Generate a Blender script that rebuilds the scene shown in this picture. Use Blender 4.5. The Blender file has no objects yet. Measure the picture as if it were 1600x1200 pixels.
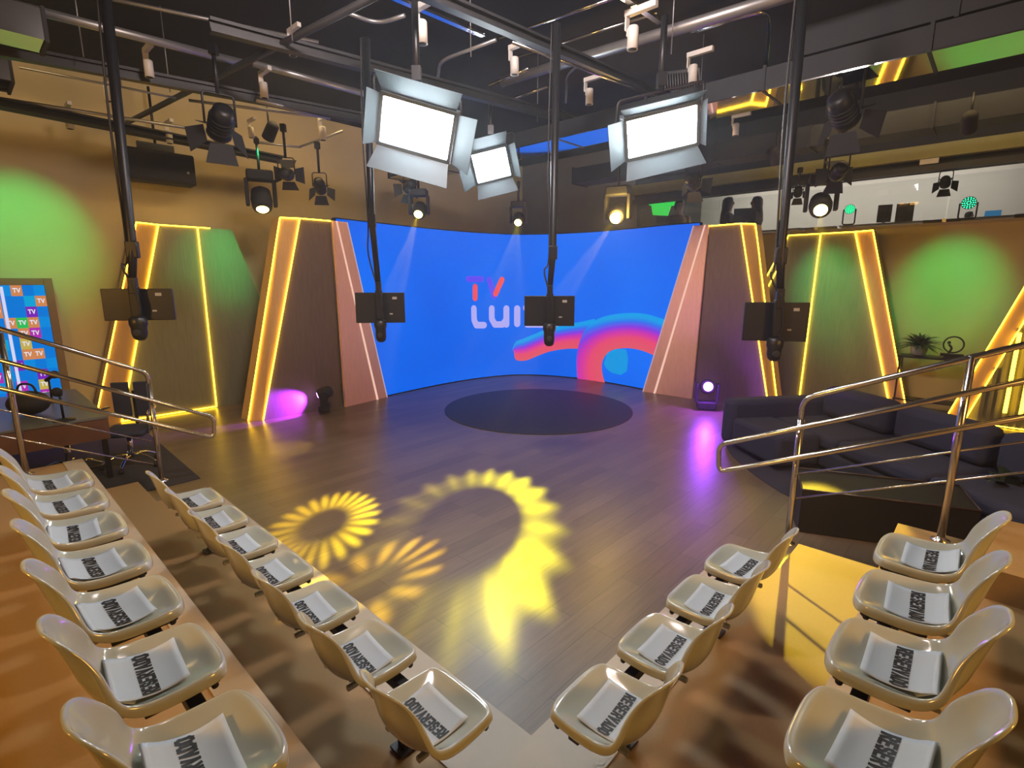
import bpy, bmesh, math, random
from mathutils import Vector, Matrix

random.seed(7)
SC = bpy.context.scene
COL = SC.collection
PI = math.pi
V = Vector

# ------------------------------------------------------------------ camera
CAM_H = 2.25
PITCH = math.radians(11.17)
FPX = 810.0
cam_data = bpy.data.cameras.new('camera')
cam_data.sensor_width = 36.0
cam_data.lens = FPX / 1600.0 * 36.0
cam_data.clip_start = 0.05
cam_data.clip_end = 100
cam = bpy.data.objects.new('camera', cam_data)
cam.location = (0, 0, CAM_H)
cam.rotation_euler = (PI / 2 - PITCH, 0, 0)
COL.objects.link(cam)
SC.camera = cam

# ------------------------------------------------------------------ world, exposure
world = bpy.data.worlds.new('world')
SC.world = world
world.use_nodes = True
world.node_tree.nodes['Background'].inputs[0].default_value = (0.02, 0.02, 0.025, 1)
world.node_tree.nodes['Background'].inputs[1].default_value = 1.0
_wv = world.node_tree.nodes.new('ShaderNodeVolumeScatter')      # thin stage haze
_wv.inputs['Color'].default_value = (0.9, 0.92, 1.0, 1); _wv.inputs['Density'].default_value = 0.0042; _wv.inputs['Anisotropy'].default_value = 0.55
world.node_tree.links.new(_wv.outputs[0], world.node_tree.nodes['World Output'].inputs['Volume'])
SC.view_settings.view_transform = 'Standard'
SC.view_settings.look = 'None'
SC.view_settings.exposure = 0.0
SC.view_settings.gamma = 1.0
SC.view_settings.use_curve_mapping = False
SC.cycles.use_denoising = True
SC.cycles.max_bounces = 6
SC.cycles.diffuse_bounces = 3
SC.cycles.glossy_bounces = 3
SC.cycles.transmission_bounces = 4
SC.cycles.volume_bounces = 0
SC.cycles.sample_clamp_indirect = 4.0
SC.cycles.caustics_reflective = False
SC.cycles.caustics_refractive = False

# ------------------------------------------------------------------ frame of the room
cP, sP = math.cos(PITCH), math.sin(PITCH)
U = V((-0.731, 0.682, 0)).normalized()      # along the left bank of seats, away from the camera
W_ = V((0.682, 0.731, 0)).normalized()      # along the right bank of seats
ANG_V = math.atan2(W_.y, W_.x)
ANG_U = math.atan2(U.y, U.x)

def ray(px, py):
    yd = py - 600.0
    return V((px - 800.0, FPX * cP - yd * sP, -yd * cP - FPX * sP))
def at_z(px, py, z):
    r = ray(px, py); return V((0, 0, CAM_H)) + r * ((z - CAM_H) / r.z)
def at_d(px, py, d):
    r = ray(px, py); return V((0, 0, CAM_H)) + r * (d / r.y)
def at_L(px, py, c):
    r = ray(px, py); return V((0, 0, CAM_H)) + r * (c / r.dot(U))
def at_R(px, py, c):
    r = ray(px, py); return V((0, 0, CAM_H)) + r * (c / r.dot(W_))
def G(a, b, z=0.0):
    p = U * a + W_ * b; return V((p.x, p.y, z))

# ------------------------------------------------------------------ lights helper
def aim(o, p, q):
    o.location = p
    o.rotation_euler = (V(q) - V(p)).to_track_quat('-Z', 'Y').to_euler()
def spot(name, p, q, power, color, angle, blend=0.5, size=0.05):
    l = bpy.data.lights.new(name, 'SPOT')
    l.energy = power; l.color = color; l.spot_size = math.radians(angle); l.spot_blend = blend
    l.shadow_soft_size = size
    o = bpy.data.objects.new(name, l); COL.objects.link(o); aim(o, p, q)
    return o
def area(name, p, q, power, color, sx, sy):
    l = bpy.data.lights.new(name, 'AREA')
    l.shape = 'RECTANGLE'; l.size = sx; l.size_y = sy; l.energy = power; l.color = color
    o = bpy.data.objects.new(name, l); COL.objects.link(o); aim(o, p, q)
    return o

WARM = (1.0, 0.62, 0.25)
# warm house lamps over the back of the seating
area('house_light', G(-2.9, 3.0, 3.1), G(1.2, 2.6, 0.6), 112, (1.0, 0.50, 0.08), 0.6, 0.6)
area('house_light', G(3.2, -2.9, 3.1), G(3.2, 1.2, 0.6), 112, (1.0, 0.50, 0.08), 0.6, 0.6)
# fill lights added to brighten the two side walls, and a neutral wash for the set behind the stage
area('wall_fill', G(8.0, -0.6, 5.2), G(10.6, 0.5, 2.2), 30, (1.0, 0.68, 0.30), 1.6, 0.3)
area('wall_fill', G(8.0, 4.2, 5.2), G(10.6, 4.6, 2.2), 30, (1.0, 0.68, 0.30), 1.6, 0.3)
area('wall_fill', G(1.0, 8.9, 5.2), G(1.0, 11.8, 1.0), 36, (1.0, 0.68, 0.30), 3.0, 0.3)
area('stage_wash', G(2.4, 2.0, 5.25), V((-2.9, 9.7, 1.5)), 110, (1.0, 0.83, 0.80), 0.5, 0.5)
area('stage_wash', G(2.0, 2.4, 5.25), V((3.2, 10.2, 1.5)), 110, (1.0, 0.83, 0.80), 0.5, 0.5)
# office light on the mezzanine
area('office_light', G(3.0, 14.2, 5.0), G(3.0, 14.6, 3.0), 85, (1.0, 0.93, 0.82), 6.0, 0.6)

# ------------------------------------------------------------------ materials
MATS = {}
def mat(name, col, rough=0.5, metal=0.0, emit=None, strength=0.0, noise=0.0, nscale=8.0, bump=0.0, coat=0.0, spec=None, trans=0.0, sss=0.0, stretch=None, alpha=None):
    if name in MATS: return MATS[name]
    m = bpy.data.materials.new(name); m.use_nodes = True
    nt = m.node_tree; b = nt.nodes['Principled BSDF']
    b.inputs['Base Color'].default_value = (*col, 1)
    b.inputs['Roughness'].default_value = rough
    b.inputs['Metallic'].default_value = metal
    if spec is not None: b.inputs['Specular IOR Level'].default_value = spec
    if coat: b.inputs['Coat Weight'].default_value = coat; b.inputs['Coat Roughness'].default_value = 0.08
    if trans: b.inputs['Transmission Weight'].default_value = trans
    if sss:
        b.inputs['Subsurface Weight'].default_value = sss
        b.inputs['Subsurface Radius'].default_value = (0.02, 0.012, 0.006)
    if alpha is not None: b.inputs['Alpha'].default_value = alpha
    if emit is not None:
        b.inputs['Emission Color'].default_value = (*emit, 1)
        b.inputs['Emission Strength'].default_value = strength
    if noise or bump:
        tc = nt.nodes.new('ShaderNodeTexCoord'); mp = nt.nodes.new('ShaderNodeMapping')
        nt.links.new(tc.outputs['Object'], mp.inputs['Vector'])
        if stretch: mp.inputs['Scale'].default_value = stretch
        n = nt.nodes.new('ShaderNodeTexNoise'); n.inputs['Scale'].default_value = nscale; n.inputs['Detail'].default_value = 4
        nt.links.new(mp.outputs['Vector'], n.inputs['Vector'])
        if noise:
            mx = nt.nodes.new('ShaderNodeMix'); mx.data_type = 'RGBA'
            mx.inputs[6].default_value = (*[c * (1 - noise) for c in col], 1)
            mx.inputs[7].default_value = (*[min(1, c * (1 + noise)) for c in col], 1)
            nt.links.new(n.outputs['Fac'], mx.inputs[0]); nt.links.new(mx.outputs[2], b.inputs['Base Color'])
        if bump:
            bp = nt.nodes.new('ShaderNodeBump'); bp.inputs['Strength'].default_value = bump; bp.inputs['Distance'].default_value = 0.01
            nt.links.new(n.outputs['Fac'], bp.inputs['Height']); nt.links.new(bp.outputs['Normal'], b.inputs['Normal'])
    MATS[name] = m
    return m

def glow(name, col, strength):
    if name in MATS: return MATS[name]
    m = bpy.data.materials.new(name); m.use_nodes = True
    nt = m.node_tree; nt.nodes.clear()
    e = nt.nodes.new('ShaderNodeEmission'); e.inputs[0].default_value = (*col, 1); e.inputs[1].default_value = strength
    o = nt.nodes.new('ShaderNodeOutputMaterial'); nt.links.new(e.outputs[0], o.inputs[0])
    MATS[name] = m
    return m

M_black = mat('black_metal', (0.012, 0.012, 0.013), 0.42, 0.3, noise=0.2)
M_matte = mat('matte_black', (0.015, 0.015, 0.016), 0.75, noise=0.2)
M_cable = mat('black_rubber', (0.01, 0.01, 0.01), 0.6, noise=0.1)
M_steel = mat('brushed_steel', (0.62, 0.60, 0.57), 0.22, 1.0, noise=0.08, nscale=40)
M_chrome = mat('chrome', (0.8, 0.8, 0.8), 0.08, 1.0, noise=0.03)
M_galv = mat('galvanised_steel', (0.66, 0.66, 0.64), 0.16, 1.0, noise=0.12, nscale=5, bump=0.03)
M_pipe = mat('grey_conduit', (0.34, 0.34, 0.34), 0.4, 0.7, noise=0.15)
M_pipedark = mat('dark_painted_steel', (0.035, 0.036, 0.038), 0.5, 0.4, noise=0.2)
M_duct = mat('dark_duct', (0.022, 0.025, 0.03), 0.75, 0.1, noise=0.15, nscale=3)
M_white = mat('white_enamel', (0.62, 0.60, 0.56), 0.4, noise=0.05)
M_ceil = mat('black_ceiling_paint', (0.006, 0.006, 0.009), 0.9, noise=0.25, nscale=2)
M_wall = mat('painted_wall', (0.50, 0.41, 0.22), 0.85, noise=0.06, nscale=3, bump=0.03)
M_wallback = mat('grey_brown_wall', (0.16, 0.145, 0.13), 0.85, noise=0.08, nscale=3)
M_officewall = mat('office_wall', (0.62, 0.60, 0.56), 0.85, noise=0.03)
M_tread = mat('tan_tier_vinyl', (0.35, 0.22, 0.09), 0.6, noise=0.08, nscale=60, bump=0.02)
M_strip = mat('beige_edge_board', (0.46, 0.40, 0.31), 0.5, noise=0.06, nscale=20)
M_dark_veneer = mat('dark_veneer', (0.145, 0.105, 0.085), 0.7, noise=0.25, nscale=6, stretch=(6, 6, 0.6), bump=0.05)
M_green_veneer = mat('olive_veneer', (0.20, 0.19, 0.12), 0.7, noise=0.2, nscale=6, stretch=(6, 6, 0.6))
M_amber = mat('amber_wood', (0.55, 0.33, 0.13), 0.55, noise=0.15, nscale=6, stretch=(6, 6, 0.6))
M_pink = mat('pink_oak_veneer', (0.90, 0.52, 0.44), 0.5, noise=0.18, nscale=8, stretch=(7, 7, 0.6), emit=(0.80, 0.36, 0.27), strength=0.0)
M_led = glow('yellow_led', (1.0, 0.58, 0.022), 15.0)
M_ledpale = glow('pale_led', (1.0, 0.62, 0.5), 0.9)
M_shell = mat('cream_plastic', (0.45, 0.46, 0.385), 0.14, noise=0.03, coat=0.6, sss=0.12)
M_paper = mat('white_paper', (0.52, 0.57, 0.62), 0.8, noise=0.02)
M_ink = mat('black_ink', (0.012, 0.012, 0.014), 0.6, noise=0.1)
M_rug = mat('charcoal_carpet', (0.035, 0.035, 0.04), 0.95, noise=0.3, nscale=90, bump=0.1)
M_disc = mat('black_vinyl_disc', (0.022, 0.022, 0.028), 0.55, noise=0.2, nscale=30)
M_glass = mat('clear_glass', (0.95, 0.97, 0.97), 0.02, trans=1.0, noise=0.0)
M_sofa = mat('slate_blue_fabric', (0.028, 0.032, 0.065), 0.95, noise=0.25, nscale=120, bump=0.1)

# ------------------------------------------------------------------ mesh builder
WM = {}     # world matrices of the empties
def frame(x, y):
    x = x.normalized(); z = x.cross(y).normalized(); y = z.cross(x)
    return x, y, z
class MB:
    def __init__(s): s.bm = bmesh.new(); s.M = Matrix.Identity(4); s.mi = 0
    def _add(s, vs, fs, smooth=False):
        bv = [s.bm.verts.new(s.M @ V(v)) for v in vs]
        for f in fs:
            try:
                fc = s.bm.faces.new([bv[i] for i in f]); fc.smooth = smooth; fc.material_index = s.mi
            except ValueError: pass
        return bv
    def box(s, c, size, ax=None, bev=0.0):
        c = V(c); hx, hy, hz = [q / 2 for q in size]
        if ax is None: ax = (V((1, 0, 0)), V((0, 1, 0)), V((0, 0, 1)))
        vs = [c + ax[0] * (i * hx) + ax[1] * (j * hy) + ax[2] * (k * hz) for k in (-1, 1) for j in (-1, 1) for i in (-1, 1)]
        bv = s._add(vs, [(0, 2, 3, 1), (4, 5, 7, 6), (0, 1, 5, 4), (2, 6, 7, 3), (0, 4, 6, 2), (1, 3, 7, 5)])
        if bev:
            es = {e for v in bv for e in v.link_edges}
            r = bmesh.ops.bevel(s.bm, geom=list(es), offset=bev, segments=2, affect='EDGES', profile=0.5)
            for f in r['faces']: f.smooth = True
        return s
    def loft(s, rings, caps=True, smooth=True, closed=True):
        n = len(rings[0]); vs = [p for r in rings for p in r]; fs = []
        for i in range(len(rings) - 1):
            for j in range(n if closed else n - 1):
                a = i * n + j; b = i * n + (j + 1) % n
                fs.append((a, b, b + n, a + n))
        if caps: fs.append(tuple(range(n - 1, -1, -1))); fs.append(tuple((len(rings) - 1) * n + j for j in range(n)))
        bv = s._add(vs, fs, smooth)
        if caps and smooth:
            for f in s.bm.faces[-2:] if False else []: pass
        return s
    def prism(s, poly, vec, smooth=False):
        vec = V(vec); return s.loft([[V(p) for p in poly], [V(p) + vec for p in poly]], smooth=smooth)
    def tube(s, pts, r, n=10, cap=True):
        pts = [V(p) for p in pts]; rings = []; up = V((0, 0, 1))
        for i, p in enumerate(pts):
            t = (pts[min(i + 1, len(pts) - 1)] - pts[max(i - 1, 0)]).normalized()
            ref = up if abs(t.z) < 0.95 else V((1, 0, 0))
            a = t.cross(ref).normalized(); b = t.cross(a)
            if rings:   # keep the ring from twisting
                la = last - t * last.dot(t)
                if la.length > 1e-4: a = la.normalized(); b = t.cross(a)
            last = a
            rr = r[i] if isinstance(r, (list, tuple)) else r
            rings.append([p + a * (rr * math.cos(2 * PI * k / n)) + b * (rr * math.sin(2 * PI * k / n)) for k in range(n)])
        return s.loft(rings, caps=cap)
    def lathe(s, prof, p=(0, 0, 0), axis=(0, 0, 1), n=20):
        p = V(p); z = V(axis).normalized(); ref = V((0, 0, 1)) if abs(z.z) < 0.9 else V((1, 0, 0))
        x = z.cross(ref).normalized(); y = z.cross(x)
        rings = [[p + z * h + x * (max(r, 1e-4) * math.cos(2 * PI * k / n)) + y * (max(r, 1e-4) * math.sin(2 * PI * k / n)) for k in range(n)] for r, h in prof]
        return s.loft(rings)
    def ball(s, p, r, n=12, sc=(1, 1, 1)):
        p = V(p); rings = []
        for i in range(1, n):
            a = PI * i / n
            rings.append([p + V((r * math.sin(a) * math.cos(2 * PI * k / 16) * sc[0], r * math.sin(a) * math.sin(2 * PI * k / 16) * sc[1], -r * math.cos(a) * sc[2])) for k in range(16)])
        return s.loft(rings)
    def quad(s, a, b, c, d): s._add([a, b, c, d], [(0, 1, 2, 3)]); return s
    def grid(s, rows, smooth=True):
        n = len(rows[0]); vs = [p for r in rows for p in r]
        s._add(vs, [(i * n + j, i * n + j + 1, (i + 1) * n + j + 1, (i + 1) * n + j) for i in range(len(rows) - 1) for j in range(n - 1)], smooth)
        return s
    def build(s, name, mats, parent=None, world=True):
        me = bpy.data.meshes.new(name)
        if parent is not None and world:
            s.bm.transform(WM[parent.name].inverted())
        bmesh.ops.recalc_face_normals(s.bm, faces=s.bm.faces[:])
        s.bm.to_mesh(me); s.bm.free()
        for m in (mats if isinstance(mats, (list, tuple)) else [mats]): me.materials.append(m)
        o = bpy.data.objects.new(name, me); COL.objects.link(o)
        if parent is not None:
            o.parent = parent; WM[o.name] = WM[parent.name]
        else: WM[o.name] = Matrix.Identity(4)
        return o

def thing(name, label, cat, loc=(0, 0, 0), rotz=0.0, group=None):
    o = bpy.data.objects.new(name, None); COL.objects.link(o)
    o.empty_display_size = 0.1
    o.location = loc; o.rotation_euler = (0, 0, rotz)
    o['label'] = label; o['category'] = cat
    if group: o['group'] = group
    WM[o.name] = Matrix.Translation(V(loc)) @ Matrix.Rotation(rotz, 4, 'Z')
    return o
def tag(o, label, cat, group=None, kind=None):
    o['label'] = label; o['category'] = cat
    if group: o['group'] = group
    if kind: o['kind'] = kind
    return o
def struct(o): o['kind'] = 'structure'; return o
def recenter(o):
    """put the origin of a single-mesh thing at its base"""
    me = o.data; n = len(me.vertices)
    c = V((0, 0, 0)); zmin = 1e9
    for v in me.vertices: c += v.co; zmin = min(zmin, v.co.z)
    c /= n; c.z = zmin
    me.transform(Matrix.Translation(-c)); o.location = o.location + c
    return o
def dup(root, loc, rotz, label, group=None):
    r = root.copy(); COL.objects.link(r); r.location = loc; r.rotation_euler = (0, 0, rotz)
    r['label'] = label
    if group: r['group'] = group
    for ch in list(root.children):
        c = ch.copy(); COL.objects.link(c); c.parent = r
        for g in ch.children:
            d = g.copy(); COL.objects.link(d); d.parent = c
    return r

# ------------------------------------------------------------------ lettering made of strokes
GL = {
 'R': [[(0,0),(0,1),(.7,1),(1,.86),(1,.64),(.7,.5),(0,.5)], [(.55,.5),(1,0)]],
 'E': [[(1,1),(0,1),(0,0),(1,0)], [(0,.5),(.8,.5)]],
 'S': [[(1,.78),(.75,1),(.25,1),(0,.85),(0,.65),(.25,.54),(.75,.46),(1,.35),(1,.15),(.75,0),(.25,0),(0,.22)]],
 'V': [[(0,1),(.5,0),(1,1)]],
 'A': [[(0,0),(.5,1),(1,0)], [(.24,.32),(.76,.32)]],
 'D': [[(0,0),(0,1),(.6,1),(1,.82),(1,.18),(.6,0),(0,0)]],
 'O': [[(.3,0),(0,.18),(0,.82),(.3,1),(.7,1),(1,.82),(1,.18),(.7,0),(.3,0)]],
 'T': [[(0,1),(1,1)],[(.5,1),(.5,0)]],
 'L': [[(0,1),(0,.2),(.25,0),(1,0)]],
 'U': [[(0,1),(0,.25),(.3,0),(.7,0),(1,.25),(1,1)]],
 'I': [[(.5,1),(.5,0)]],
 'Z': [[(0,1),(1,1),(0,0),(1,0)]],
}
def stroke(mb, pts, hw, f, rounded=True, sub=1):
    for i in range(len(pts) - 1):
        a = V(pts[i]); b = V(pts[i + 1]); d = (b - a)
        if d.length < 1e-6: continue
        d.normalize(); n = V((-d.y, d.x))
        if not rounded: a = a - d * hw * 0.95; b = b + d * hw * 0.95
        rows = []
        for k in range(sub + 1):
            c = a.lerp(b, k / sub)
            rows.append([f(*(c - n * hw)), f(*(c + n * hw))])
        mb.grid(rows, smooth=False)
    if rounded:
        for p in pts:
            c = V(p); k = 14
            ring = [f(c.x + hw * math.cos(2 * PI * j / k), c.y + hw * math.sin(2 * PI * j / k)) for j in range(k)]
            mb._add(ring, [tuple(range(k))])
def write(mb, text, x0, y0, w, h, gap, hw, f, rounded=False, sub=1):
    x = x0
    for ch in text:
        ww = w if ch != 'I' else hw * 0.5
        for pl in GL[ch]:
            stroke(mb, [(x + (px * ww if ch != 'I' else ww / 2), y0 + py * h) for px, py in pl], hw, f, rounded, sub)
        x += ww + gap
    return x - gap
# ================================================================== THE ROOM
CEIL_Z = 5.5
PL_W, PR_W, BACK = 10.6, 11.8, -3.2
Z = V((0, 0, 1))
AXR = (U, W_, Z)           # box axes: along U, along W_, up

def wood_floor():
    m = bpy.data.materials.new('plank_floor'); m.use_nodes = True
    nt = m.node_tree; b = nt.nodes['Principled BSDF']
    tc = nt.nodes.new('ShaderNodeTexCoord'); mp = nt.nodes.new('ShaderNodeMapping')
    mp.inputs['Rotation'].default_value = (0, 0, -ANG_V)
    nt.links.new(tc.outputs['Object'], mp.inputs['Vector'])
    br = nt.nodes.new('ShaderNodeTexBrick')
    br.inputs['Scale'].default_value = 1.0
    br.inputs['Brick Width'].default_value = 1.3; br.inputs['Row Height'].default_value = 0.17
    br.inputs['Mortar Size'].default_value = 0.002; br.inputs['Mortar Smooth'].default_value = 0.3
    br.inputs['Color1'].default_value = (0.15, 0.11, 0.078, 1)
    br.inputs['Color2'].default_value = (0.205, 0.152, 0.107, 1)
    br.inputs['Mortar'].default_value = (0.07, 0.05, 0.04, 1)
    nt.links.new(mp.outputs['Vector'], br.inputs['Vector'])
    mp2 = nt.nodes.new('ShaderNodeMapping'); mp2.inputs['Scale'].default_value = (1.2, 16, 1)
    nt.links.new(mp.outputs['Vector'], mp2.inputs['Vector'])
    n = nt.nodes.new('ShaderNodeTexNoise'); n.inputs['Scale'].default_value = 2.2; n.inputs['Detail'].default_value = 5
    nt.links.new(mp2.outputs['Vector'], n.inputs['Vector'])
    mx = nt.nodes.new('ShaderNodeMix'); mx.data_type = 'RGBA'; mx.blend_type = 'MULTIPLY'; mx.inputs[0].default_value = 0.55
    cr = nt.nodes.new('ShaderNodeValToRGB'); cr.color_ramp.elements[0].position = 0.3; cr.color_ramp.elements[0].color = (0.55, 0.55, 0.55, 1)
    cr.color_ramp.elements[1].position = 0.7
    nt.links.new(n.outputs['Fac'], cr.inputs['Fac'])
    nt.links.new(br.outputs['Color'], mx.inputs[6]); nt.links.new(cr.outputs['Color'], mx.inputs[7])
    nt.links.new(mx.outputs[2], b.inputs['Base Color'])
    rr = nt.nodes.new('ShaderNodeMapRange'); rr.inputs['To Min'].default_value = 0.27; rr.inputs['To Max'].default_value = 0.42
    nt.links.new(n.outputs['Fac'], rr.inputs['Value']); nt.links.new(rr.outputs['Result'], b.inputs['Roughness'])
    b.inputs['Specular IOR Level'].default_value = 0.6
    bp = nt.nodes.new('ShaderNodeBump'); bp.inputs['Strength'].default_value = 0.12; bp.inputs['Distance'].default_value = 0.01
    nt.links.new(n.outputs['Fac'], bp.inputs['Height']); nt.links.new(bp.outputs['Normal'], b.inputs['Normal'])
    return m
M_floor = wood_floor()

def slab(name, a0, a1, b0, b1, z0, z1, m):
    """a box given in room coordinates"""
    mb = MB(); mb.box(G((a0 + a1) / 2, (b0 + b1) / 2, (z0 + z1) / 2), (abs(a1 - a0), abs(b1 - b0), abs(z1 - z0)), AXR)
    return struct(mb.build(name, m))
slab('floor', BACK, PL_W, BACK, 15.4, -0.1, 0.0, M_floor)
slab('ceiling', BACK, PL_W, BACK, 15.4, CEIL_Z, CEIL_Z + 0.1, M_ceil)
slab('wall_left', PL_W, PL_W + 0.12, BACK, 15.4, 0.0, CEIL_Z, M_wall)
slab('wall_back', BACK - 0.12, BACK, BACK, 15.4, 0.0, CEIL_Z, M_wallback)
slab('wall_near', BACK, PL_W, BACK - 0.12, BACK, 0.0, CEIL_Z, M_wallback)
slab('wall_right', BACK, 6.9, PR_W, PR_W + 0.15, 0.0, 3.2, M_wall)
slab('wall_corner', 6.9, PL_W, PR_W, PR_W + 0.15, 0.0, CEIL_Z, M_wallback)
slab('wall_lintel', BACK, 6.9, PR_W, PR_W + 0.3, 4.12, CEIL_Z, M_duct)
slab('mezzanine_floor', BACK, 6.9, PR_W + 0.15, 15.4, 2.68, 2.8, M_strip)
slab('wall_office', BACK, 6.78, 15.4, 15.52, 0, CEIL_Z, M_officewall)
slab('wall_office_dark', 6.78, PL_W, 15.4, 15.52, 0, CEIL_Z, M_wallback)
slab('trim_1', BACK, 6.9, PR_W - 0.05, PR_W + 0.25, 3.2, 3.245, mat('ledge_wood', (0.35, 0.28, 0.2), 0.5, noise=0.1))
# yellowish cornice board in front of the lintel
slab('trim_2', BACK, 6.9, PR_W - 0.16, PR_W - 0.01, 4.30, 4.52, mat('cornice_board', (0.30, 0.29, 0.10), 0.6, noise=0.1))
slab('trim_3', BACK, 6.9, PR_W - 0.10, PR_W - 0.01, 4.10, 4.20, M_pipedark)

# ---- seating tiers
def tier(name, poly, z0, z1, m):
    mb = MB(); mb.prism([G(a, b, z0) for a, b in poly], (0, 0, z1 - z0)); return struct(mb.build(name, m))
tier('seating_tier_low', [(5.75, 1.575), (1.346, 1.575), (1.346, 3.95), (0.95, 3.95), (0.95, 4.45), (0.34, 4.45), (0.34, 0.68), (6.5, 0.68), (6.5, 1.10), (5.75, 1.10)], 0.0, 0.15, M_tread)
tier('seating_tier_middle', [(6.5, 0.68), (0.34, 0.68), (0.34, 4.52), (-0.55, 4.52), (-0.55, -0.55), (6.5, -0.55)], 0.0, 0.51, M_tread)
tier('seating_tier_high', [(6.5, -0.55), (-0.55, -0.55), (-0.55, 4.6), (BACK, 4.6), (BACK, BACK), (6.5, BACK)], 0.0, 0.87, M_tread)
slab('step_right', -0.55, -0.12, 3.72, 4.6, 0.51, 0.69, M_tread)
slab('step_left', 5.3, 6.4, -0.55, -0.25, 0.51, 0.69, M_tread)
# lighter nosing boards along the tier fronts
def nosing(n, a0, a1, b0, b1, z):
    mb = MB(); mb.box(G((a0 + a1) / 2, (b0 + b1) / 2, z + 0.004), (abs(a1 - a0), abs(b1 - b0), 0.008), AXR)
    return struct(mb.build('trim_%d' % n, M_strip))
nosing(4, 1.00, 5.75, 1.20, 1.575, 0.15)
nosing(5, 1.00, 1.346, 1.575, 3.95, 0.15)
nosing(6, 0.34, 6.5, 0.53, 0.68, 0.51)
nosing(7, 0.19, 0.34, 0.53, 3.5, 0.51)

# black round dance disc, rugs
mb = MB(); mb.lathe([(0, 0), (1.68, 0), (1.68, 0.006), (1.66, 0.009), (0, 0.009)], (0.47, 9.14, 0), n=72)
tag(recenter(mb.build('round_floor_mat', M_disc)), 'large round black mat lying flat in front of the curved blue screen', 'mat')
mb = MB(); mb.prism([G(6.55, 1.70, 0.0), G(9.9, 1.78, 0.0), G(9.9, -0.6, 0.0), G(6.55, -0.6, 0.0)], (0, 0, 0.008))
tag(recenter(mb.build('floor_rug', M_rug)), 'straight-edged charcoal rug under the desk on the left', 'rug')
pts = []
for k in range(72):
    t = 2 * PI * k / 72; c, s = math.cos(t), math.sin(t)
    pts.append(V((4.85 + 1.98 * math.copysign(abs(c) ** 0.75, c), 6.0 + 2.0 * math.copysign(abs(s) ** 0.8, s), 0.0)))
mb = MB(); mb.prism(pts, (0, 0, 0.008))
tag(recenter(mb.build('floor_rug', mat('navy_carpet', (0.035, 0.035, 0.06), 0.95, noise=0.3, nscale=90))), 'rounded dark blue rug under the large sofa', 'rug')

# ================================================================== THE SET
SET_Z = 3.27
# ---- curved video wall
ARC = [(-3.05, 9.36), (-2.5, 10.12), (-1.62, 11.25), (-0.75, 12.08), (0.1, 12.5), (0.95, 12.38), (1.8, 11.88), (2.5, 11.15), (3.0, 10.5), (3.5, 10.05)]
def catmull(P, n=10):
    P = [V(p) for p in P]; Q = [P[0] * 2 - P[1]] + P + [P[-1] * 2 - P[-2]]; out = []
    for i in range(1, len(Q) - 2):
        for k in range(n):
            t = k / n; a, b, c, d = Q[i - 1], Q[i], Q[i + 1], Q[i + 2]
            out.append(0.5 * ((2 * b) + (c - a) * t + (2 * a - 5 * b + 4 * c - d) * t * t + (3 * b - a - 3 * c + d) * t ** 3))
    out.append(P[-1]); return out
ARCP = catmull(ARC)
ARCS = [0.0]
for i in range(1, len(ARCP)): ARCS.append(ARCS[-1] + (ARCP[i] - ARCP[i - 1]).length)
def arc(s, z, off=0.0):
    s = max(0.0, min(ARCS[-1] - 1e-5, s)); i = 0
    while ARCS[i + 1] < s: i += 1
    t = (s - ARCS[i]) / (ARCS[i + 1] - ARCS[i]); p = ARCP[i].lerp(ARCP[i + 1], t)
    d0 = (ARCP[min(i + 1, len(ARCP) - 1)] - ARCP[max(i - 1, 0)]).normalized()
    d1 = (ARCP[min(i + 2, len(ARCP) - 1)] - ARCP[i]).normalized(); d = d0.lerp(d1, t).normalized()
    nrm = V((d.y, -d.x))      # towards the stage
    return V((p.x + nrm.x * off, p.y + nrm.y * off, z))
def arc_px(px, py, off=0.0):
    """screen coordinates (s, z) of a point of the picture on the video wall"""
    r = ray(px, py); best = None
    for i in range(len(ARCP) - 1):
        a, b = ARCP[i], ARCP[i + 1]; e = b - a
        den = r.x * e.y - r.y * e.x
        if abs(den) < 1e-9: continue
        k = (a.x * e.y - a.y * e.x) / den; t = (a.x * r.y - a.y * r.x) / den
        if -0.001 <= t <= 1.001 and k > 0:
            return ARCS[i] + t * e.length, CAM_H + r.z * k
    return None
vw = thing('video_wall', 'tall curved blue video wall showing a TV logo and a looping ribbon', 'video screen', (0.1, 12.3, 0))
N = 90
front = [[arc(ARCS[-1] * k / N, z, 0.0) for k in range(N + 1)] for z in (0.02, SET_Z + 0.05)]
mb = MB(); mb.grid(front, smooth=True)
blue = bpy.data.materials.new('screen_blue'); blue.use_nodes = True
nt = blue.node_tree; nt.nodes.clear()
tc = nt.nodes.new('ShaderNodeTexCoord'); sep = nt.nodes.new('ShaderNodeSeparateXYZ'); nt.links.new(tc.outputs['Object'], sep.inputs[0])
nz = nt.nodes.new('ShaderNodeTexNoise'); nz.inputs['Scale'].default_value = 0.35; nz.inputs['Detail'].default_value = 1; nt.links.new(tc.outputs['Object'], nz.inputs['Vector'])
cr = nt.nodes.new('ShaderNodeValToRGB'); cr.color_ramp.elements[0].position = 0.35; cr.color_ramp.elements[0].color = (0.0, 0.115, 0.80, 1)
cr.color_ramp.elements[1].position = 0.7; cr.color_ramp.elements[1].color = (0.0, 0.165, 0.95, 1)
nt.links.new(nz.outputs['Fac'], cr.inputs['Fac'])
e = nt.nodes.new('ShaderNodeEmission'); e.inputs[1].default_value = 1.0; nt.links.new(cr.outputs['Color'], e.inputs[0])
oo = nt.nodes.new('ShaderNodeOutputMaterial'); nt.links.new(e.outputs[0], oo.inputs[0])
mb.build('display', blue, vw)
mb = MB()
rows = []
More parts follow.
